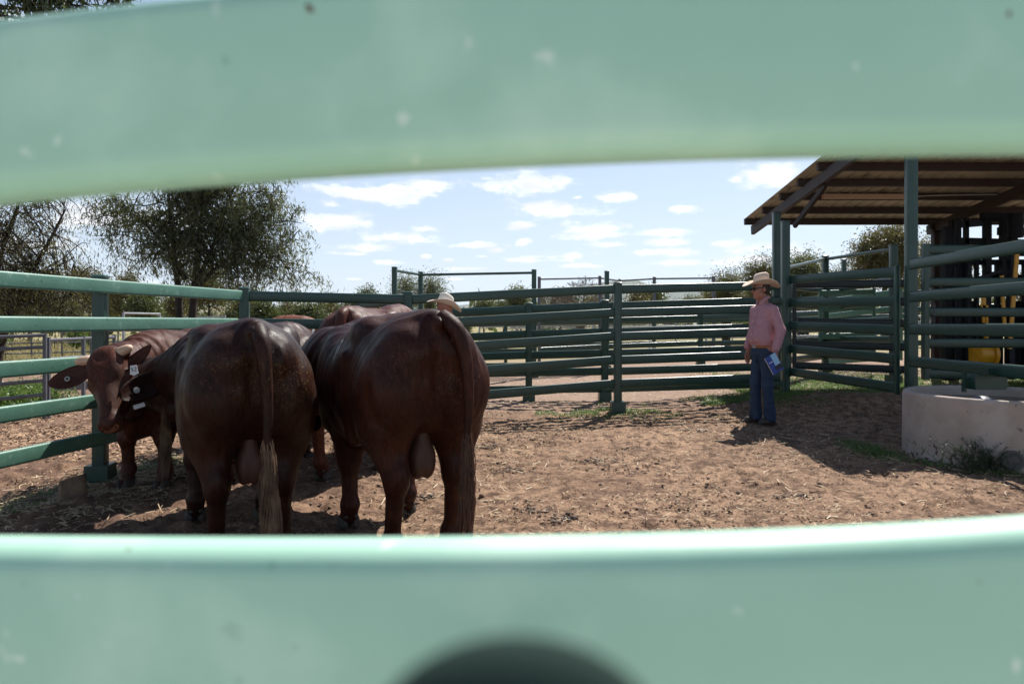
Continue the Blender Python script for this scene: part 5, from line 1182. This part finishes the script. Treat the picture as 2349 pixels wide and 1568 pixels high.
    def grow(p, dr, L, r, dep):
        q = p+dr*L; mid = (p+q)/2+rg.normal(size=3)*L*.06; paths.append((bez(p, mid, q, 4), np.linspace(r, r*.62, 4)))
        if dep == 0: return
        for _ in range(3 if dep > 1 else 4):
            nd = dr+rg.normal(size=3)*.50; nd[2] = nd[2]*.8+.15; nd /= np.linalg.norm(nd); grow(q, nd, L*rg.uniform(.62,.85), max(.008, r*.60), dep-1)
    root = empty('bare_tree', b, 0, 'leafless grey tree with a fan of fine twigs behind the fences', 'tree', 'trees beyond the yards')
    for k in range(7):
        a = k/7*2*math.pi; dr = np.array([math.cos(a)*.75, math.sin(a)*.6, 1.0]); dr /= np.linalg.norm(dr); grow(np.array([0,0,.7]), dr, .85, .07, 5)
    paths.append((np.array([[0,0,0],[0,0,.4],[0,0,.75]]), np.array([.2,.17,.15]))); tubes_np(paths, 'trunk', BARK_L, root, 4)
    # bush belt behind the yards and paddock: individual trees
    rr = np.random.default_rng(21); k = 0
    belt = []
    for u in np.arange(-260, 880, 46): belt.append((u+rr.uniform(-14,14), rr.uniform(38,62), rr.uniform(0,1)))
    for u in np.arange(880, 1760, 44): belt.append((u+rr.uniform(-12,12), rr.uniform(46,70), rr.uniform(0,1)))
    for u in np.arange(1780, 2700, 70): belt.append((u+rr.uniform(-20,20), rr.uniform(45,64), rr.uniform(0,1)))
    kinds = ('olive', 'dark dense', 'rusty green', 'grey green'); made = []
    near = ('far left beyond the steel gate', 'behind the big gum trunks', 'above the back of the left bulls', 'in the low belt behind the white hat', 'behind the middle fence posts', 'behind the man and gate', 'beyond the shed and crush')
    for (u, d, q) in belt:
        x = WX(u,d); b = Vector((x,d,G(x,d)-.05)); tall = 1.9+2.2*q if 560 < u < 1750 else 3.0+3.2*q
        if 600 < u < 900: tall = 2.6+1.8*q
        if 1110 < u < 1240 or 1480 < u < 1640: tall = 3.4+.8*q
        if 900 < u < 1110: tall = 1.5+.9*q
        w = tall*rr.uniform(.28,.42); kd = int(q*3.99); mt = (LEAF_FAR, LEAF_GUM, LEAF_WARM, LEAF_FAR)[kd]
        zone = near[int(np.clip(np.searchsorted((200,520,880,1150,1500,1800), u), 0, 6))]
        cr = [((rr.uniform(-.5,.5)*w, rr.uniform(-.4,.4)*w, tall*rr.uniform(.5,.8)), (w*.6,w*.6,tall*.2)) for _ in range(4)]+[((0,0,tall*.68),(w*.7,w*.7,tall*.26))]
        side = 'small' if tall < 2.6 else ('tall' if tall > 4.6 else 'middling')
        lb = f'{side} {kinds[kd]} bush tree {zone}'; tr_ = tree(lb, b, [[(0,0,0),(rr.uniform(-.2,.2),0,tall*.35),(rr.uniform(-.3,.3),0,tall*.8)]], cr, 30, 7, 34, .15, .034, mt, r0=.10, seed=100+k, twig_len=.55, droop=-.2, shell=.3, spread=.4, limb_r=.02, group='bush trees behind the yards', name='bush_tree', bark=BARK if q > .3 else BARK_L)
        made.append((u, lb, tr_)); k += 1
    for lb in sorted({m[1] for m in made}):
        same = sorted([m for m in made if m[1] == lb], key=lambda m: m[0])
        if len(same) > 1:
            for i, m in enumerate(same): m[2]['label'] = ('leftmost', 'second', 'third', 'fourth', 'fifth', 'sixth', 'seventh', 'eighth', 'ninth')[min(i, 8)]+' '+lb
    # shrubs by the left gate
    for u, v, d, lab, hh in ((20,905,9.6,'green shrub low at the left gate panel',.34),(75,900,10.6,'sprawling green shrub behind the steel gate',.30),(-40,900,9.2,'green shrub at the very left edge',.4)):
        x = WX(u,d); b = Vector((x,d,G(x,d))); tree(lab, b, [[(0,0,0),(0,0,hh*.5),(.05,0,hh*.8)]], [((0,0,hh*.5),(.55,.4,hh*.45))], 22, 8, 26, .06, .010, LEAF_BRIGHT, r0=.02, seed=int(u)+60, twig_len=.16, droop=-.1, shell=.2, spread=.4, limb_r=.004, group='shrubs by the left gate', cat='shrub', name='shrub')
    for u, d in ((175,34),(205,36),(-5,33)):
        x = WX(u,d); b = Vector((x,d,G(x,d))); tree(f'bright round sapling in the dry paddock, {"right" if u > 190 else "middle" if u > 0 else "left"} of three', b, [[(0,0,0),(0,0,.5),(.0,0,1.0)]], [((0,0,.75),(.38,.38,.5))], 16, 6, 20, .16, .04, LEAF_BRIGHT, r0=.03, seed=int(u)+90, twig_len=.25, droop=-.1, shell=.2, spread=.4, limb_r=.01, group='paddock saplings', cat='sapling', name='sapling')
    # feathery weed against the trough
    x, yw = 3.73, 5.34; b = Vector((x,yw,G(x,yw)-.01)); rg = np.random.default_rng(31); paths = []; C = []; D = []
    for k in range(120):
        a = rg.uniform(0,2*math.pi); l = rg.uniform(.08,.27); sp = rg.uniform(.1,1.3); p0 = np.array([rg.normal()*.13, rg.normal()*.05, 0]); q = p0+np.array([math.cos(a)*l*sp*1.2, math.sin(a)*l*sp*.5, l]); mid = (p0+q)/2+np.array([0,0,.04]); B = bez(p0,mid,q,6); paths.append((B, np.linspace(.0022,.0008,6)))
        for t in np.linspace(.12,1,int(l*130)): C.append((1-t)**2*p0+2*t*(1-t)*mid+t*t*q); dd = rg.normal(size=3); dd[2] = abs(dd[2])*.9+.3; D.append(dd)
    root = empty('weed', b, 0, 'feathery green weed growing against the trough wall', 'plant'); tubes_np(paths, 'stem', LEAF_NEAR, root, 4); leaves_np(np.array(C), np.array(D), .030, .0022, 'foliage', leaf('weed_leaf', (.024,.048,.022), (.040,.065,.028), (.03,.06,.025)), root)
vegetation()

# ------------------------------------------------------------------ distant hills and far wood
def hills():
    HM = mat('hill_grass', (.20,.17,.09), .95, var=(.085,.10,.045), vscale=.012, coords='Object'); HB_ = mat('far_range', (.075,.10,.06), .95, var=(.10,.12,.07), vscale=.002)
    def ridge(name, y0, y1, h, lab_mt, seed, xr, sc, shape=None):
        xs = np.linspace(-xr, xr, 240); ys = np.linspace(y0, y1, 24); X, Y = np.meshgrid(xs, ys, indexing='ij'); t = (Y-y0)/(y1-y0); prof = np.sin(np.pi*np.clip(t,0,1))**.9
        n = .55*vnoise(X+9e4, Y+9e4, sc, seed)+.3*vnoise(X+9e4, Y+9e4, sc*.4, seed+1)+.15*vnoise(X+9e4, Y+9e4, sc*.15, seed+2)
        Z = gz(X, Y)*0+G(0,y0)-3+h*prof*(n*(shape(X) if shape else 1)); nx, ny = X.shape; I = np.arange(nx*ny).reshape(nx,ny)
        F = np.stack([I[:-1,:-1], I[1:,:-1], I[1:,1:], I[:-1,1:]], -1).reshape(-1,4); o = link(name, mesh_np(name, np.stack([X,Y,Z],-1).reshape(-1,3), F, lab_mt, True)); tag(o, kind='structure'); return o
    ridge('low_hill', 500, 1500, 58, HM, 41, 1500, 600)
    ridge('far_range', 5200, 7600, 620, HB_, 51, 6500, 2200, shape=lambda X: .45+.75*np.exp(-((X-1500)/900)**2)+.35*np.exp(-((X+3600)/1200)**2))
    # scattered wood on the rise beyond the yards
    rg = np.random.default_rng(77); n = 900; y = rg.uniform(110, 700, n); x = rg.uniform(-.85,.85,n)*y; z = gz(x, y); C = []; D = []
    z = np.where(y > 500, z, z)
    for i in range(n):
        h = rg.uniform(3,7); m = 26; v = rg.normal(size=(m,3))*np.array([h*.34,h*.34,h*.20]); C.append(np.array([x[i],y[i],z[i]+h*.55])+v); D.append(rg.normal(size=(m,3)))
    o = leaves_np(np.concatenate(C), np.concatenate(D), 2.0, .8, 'far_wood', LEAF_FAR, None); tag(o, kind='stuff')
hills()

# ------------------------------------------------------------------ litter on the ground
def blades(name, X, Y, L, Wd, mt, flat=True, lean=.4, rg=rng):
    n = len(X); Z = gz(X, Y); a = rg.uniform(0, 2*np.pi, n); l = L*rg.uniform(.4,1.5,n); w = Wd*rg.uniform(.6,1.4,n)
    if flat:
        el = rg.normal(size=n)*.16; D = np.stack([np.cos(a)*np.cos(el), np.sin(a)*np.cos(el), np.sin(el)], -1)*l[:,None]; S = np.stack([-np.sin(a), np.cos(a), rg.normal(size=n)*.3], -1)*w[:,None]; B = np.stack([X,Y,Z+.014+rg.uniform(0,.012,n)], -1)
        bend = np.stack([-np.sin(a)*l*.10, np.cos(a)*l*.10, .05*l], -1)*rg.normal(size=n)[:,None]
        V = np.stack([B-D*.5-S, B-D*.5+S, B+S+bend, B-S+bend, B+D*.5+S, B+D*.5-S], 1); F = np.array([[0,1,2,3],[3,2,4,5]])
    else:
        ln = lean*rg.uniform(.3,1.6,n); D = np.stack([np.cos(a)*ln, np.sin(a)*ln, np.ones(n)], -1)*l[:,None]; S = np.stack([-np.sin(a), np.cos(a), np.zeros(n)], -1)*w[:,None]; B = np.stack([X,Y,Z-.005], -1); M = B+D*.55+np.array([0,0,1])*l[:,None]*.08
        V = np.stack([B-S, B+S, M+S*.7, M-S*.7, B+D*np.array([1.3,1.3,.85])+S*.05, B+D*np.array([1.3,1.3,.85])-S*.05], 1); F = np.array([[0,1,2,3],[3,2,4,5]])
    V = V.reshape(-1,3); F = (F[None]+6*np.arange(n)[:,None,None]).reshape(-1,4); o = link(name, mesh_np(name, V, F, mt, False)); tag(o, kind='stuff'); return o
def litter():
    rg = np.random.default_rng(5)
    STRAW = mat('straw', (.72,.58,.38), .6, var=(.52,.38,.22), vscale=3, trans=(.5,.4,.22)); GRASS = leaf('grass_blade', (.085,.155,.032), (.13,.20,.045), (.14,.24,.05)); CHIP = mat('bark_chip', (.45,.29,.17), .8, var=(.30,.19,.12), vscale=5)
    n = 15000; Y = rg.uniform(2.7,9.0,n); X = rg.uniform(-4.2,4.2,n); dens = vnoise(X+50,Y+50,.8,61)*.6+vnoise(X+50,Y+50,.25,62)*.4; k = dens > rg.uniform(.42,.66,n); blades('straw', X[k], Y[k], .034, .0022, STRAW, rg=rg)
    n = 2600; Y = rg.uniform(2.7,8.6,n); X = rg.uniform(-4.2,4.0,n); k = vnoise(X+50,Y+50,.5,63) > .48; blades('long_straw', X[k], Y[k], .09, .0030, STRAW, rg=rg)
    n = 5000; Y = rg.normal(5.5,.9,n); X = -3.15+.17*(Y-5.5)+rg.normal(size=n)*.35; blades('straw_drift', X, Y, .06, .0032, STRAW, rg=rg)
    n = 9000; Y = rg.uniform(6.5,11.5,n); X = -WX(2349-0,1)*Y*rg.uniform(.62,1.05,n); k = X < -3.6; blades('bark_mulch', X[k], Y[k], .05, .006, CHIP, rg=rg)
    n = 6000; Y = rg.uniform(9.2,22,n); X = rg.uniform(-1.0,9,n)*Y/12; blades('gravel_straw', X, Y, .05, .004, STRAW, rg=rg)
    # grass: along the back fence and thick behind the gate
    n = 26000; Y = rg.normal(9.15,.33,n); X = rg.uniform(-.3,4.0,n); dn = vnoise(X+50,Y+50,.28,71)*.55+vnoise(X+50,Y+50,.9,72)*.45; k = dn > .50-.13*sstep(1.5,3.4,X)+.22*(X<.3); blades('fence_grass', X[k], Y[k], .040, .0030, GRASS, False, .7, rg)
    n = 42000; Y = 9.0+rg.gamma(2.0,.8,n); X = 3.3+rg.uniform(0,5.6,n); dn = vnoise(X+50,Y+50,.35,73); k = (dn > .26) & (Y < 13.5) & (Y > 9.1+.0*X) ; blades('gate_grass', X[k], Y[k], .048, .0033, GRASS, False, .6, rg)
    n = 1300; Y = rg.normal(6.25,.22,n); X = rg.normal(3.27,.09,n); blades('trough_grass', X, Y, .045, .0030, GRASS, False, .8, rg); n = 700; a = rg.uniform(R(190),R(300),n); r = rg.normal(.86,.06,n); blades('trough_weeds', 4.27+r*np.cos(a), 5.95+r*np.sin(a), .035, .0032, GRASS, False, .9, rg)
    n = 5200; Y = rg.normal(5.6,.9,n); X = -3.32+.17*(Y-5.59)+rg.normal(size=n)*.10; k = vnoise(X+50,Y+50,.3,74) > .5; blades('left_fence_grass', X[k], Y[k], .04, .0028, GRASS, False, .8, rg)
    n = 30000; Y = rg.uniform(19,48,n); X = rg.uniform(-1.0,-.1,n)*Y*.85; blades('dry_paddock_grass', X, Y, .30, .012, mat('dry_grass', (.36,.30,.15), .8, var=(.25,.22,.10), vscale=.4, trans=(.3,.26,.12)), False, .35, rg)
    # clods of dirt
    n = 17000; Y = rg.uniform(2.7,9.2,n)**1.0; X = rg.uniform(-4.4,4.6,n); d2 = vnoise(X+50,Y+50,.6,81)+.35*(X < -1.5); k = d2 > rg.uniform(.3,.85,n); X, Y = X[k], Y[k]; n = len(X); Z = gz(X,Y); s = np.exp(rg.normal(size=n)*.55)*.0058; s = np.minimum(s, .022)
    ico = np.array([[0,0,1],[.9,0,.35],[.28,.85,.35],[-.73,.53,.35],[-.73,-.53,.35],[.28,-.85,.35],[.7,.5,-.3],[-.28,.85,-.3],[-.9,0,-.3],[-.28,-.85,-.3],[.7,-.5,-.3]]); T = np.array([[0,1,2],[0,2,3],[0,3,4],[0,4,5],[0,5,1],[1,6,2],[2,6,7],[2,7,3],[3,7,8],[3,8,4],[4,8,9],[4,9,5],[5,9,10],[5,10,1],[1,10,6]])
    m = 20; cx = rg.uniform(-3.5,3.6,m); cyy = rg.uniform(3.0,8.2,m); per = 60
    DX = (cx[:,None]+rg.normal(size=(m,per))*.08).ravel(); DY = (cyy[:,None]+rg.normal(size=(m,per))*.06).ravel(); DZ = gz(DX,DY)+.008; ds = np.minimum(np.exp(rg.normal(size=m*per)*.4)*.0085, .022)
    dq = DX.size; Vd = ico[None]*ds[:,None,None]*rg.uniform(.6,1.3,(dq,11,1))*np.array([1.1,1,.7])+np.stack([DX,DY,DZ],-1)[:,None,:]; Fd = (T[None]+11*np.arange(dq)[:,None,None]).reshape(-1,3)
    od = link('dung_crumbs', mesh_np('dung_crumbs', Vd.reshape(-1,3), Fd, mat('dark_dung', (.060,.038,.026), .8, var=(.10,.065,.045), vscale=6), False)); tag(od, kind='stuff')
    V = ico[None]*s[:,None,None]*rg.uniform(.6,1.35,(n,11,1))*np.array([1.15,1,.75]); ph = rg.uniform(0,6.28,n); c, sn = np.cos(ph)[:,None], np.sin(ph)[:,None]; V = np.stack([V[...,0]*c-V[...,1]*sn, V[...,0]*sn+V[...,1]*c, V[...,2]], -1)+np.stack([X,Y,Z+.006],-1)[:,None,:]
    F = (T[None]+11*np.arange(n)[:,None,None]).reshape(-1,3); o = link('dirt_clods', mesh_np('dirt_clods', V.reshape(-1,3), F, mat('dirt_clod', (.13,.08,.055), .95, var=(.28,.18,.12), vscale=4), False)); tag(o, kind='stuff')
litter()

def haze():
    m = bpy.data.materials.new('haze_air'); m.use_nodes = True; nt = m.node_tree; nt.nodes.clear(); o = nt.nodes.new('ShaderNodeOutputMaterial'); v = nt.nodes.new('ShaderNodeVolumePrincipled')
    v.inputs['Color'].default_value = (.80,.88,1.0,1); v.inputs['Density'].default_value = .00005; v.inputs['Anisotropy'].default_value = .2; nt.links.new(v.outputs[0], o.inputs['Volume'])
    mb = MB(); lo = (-7500,-90,-40); hi = (7500,9300,700); mb.box([(a+b)/2 for a,b in zip(lo,hi)], [b-a for a,b in zip(lo,hi)]); h = mb.build('haze', m); tag(h, kind='stuff')
haze()
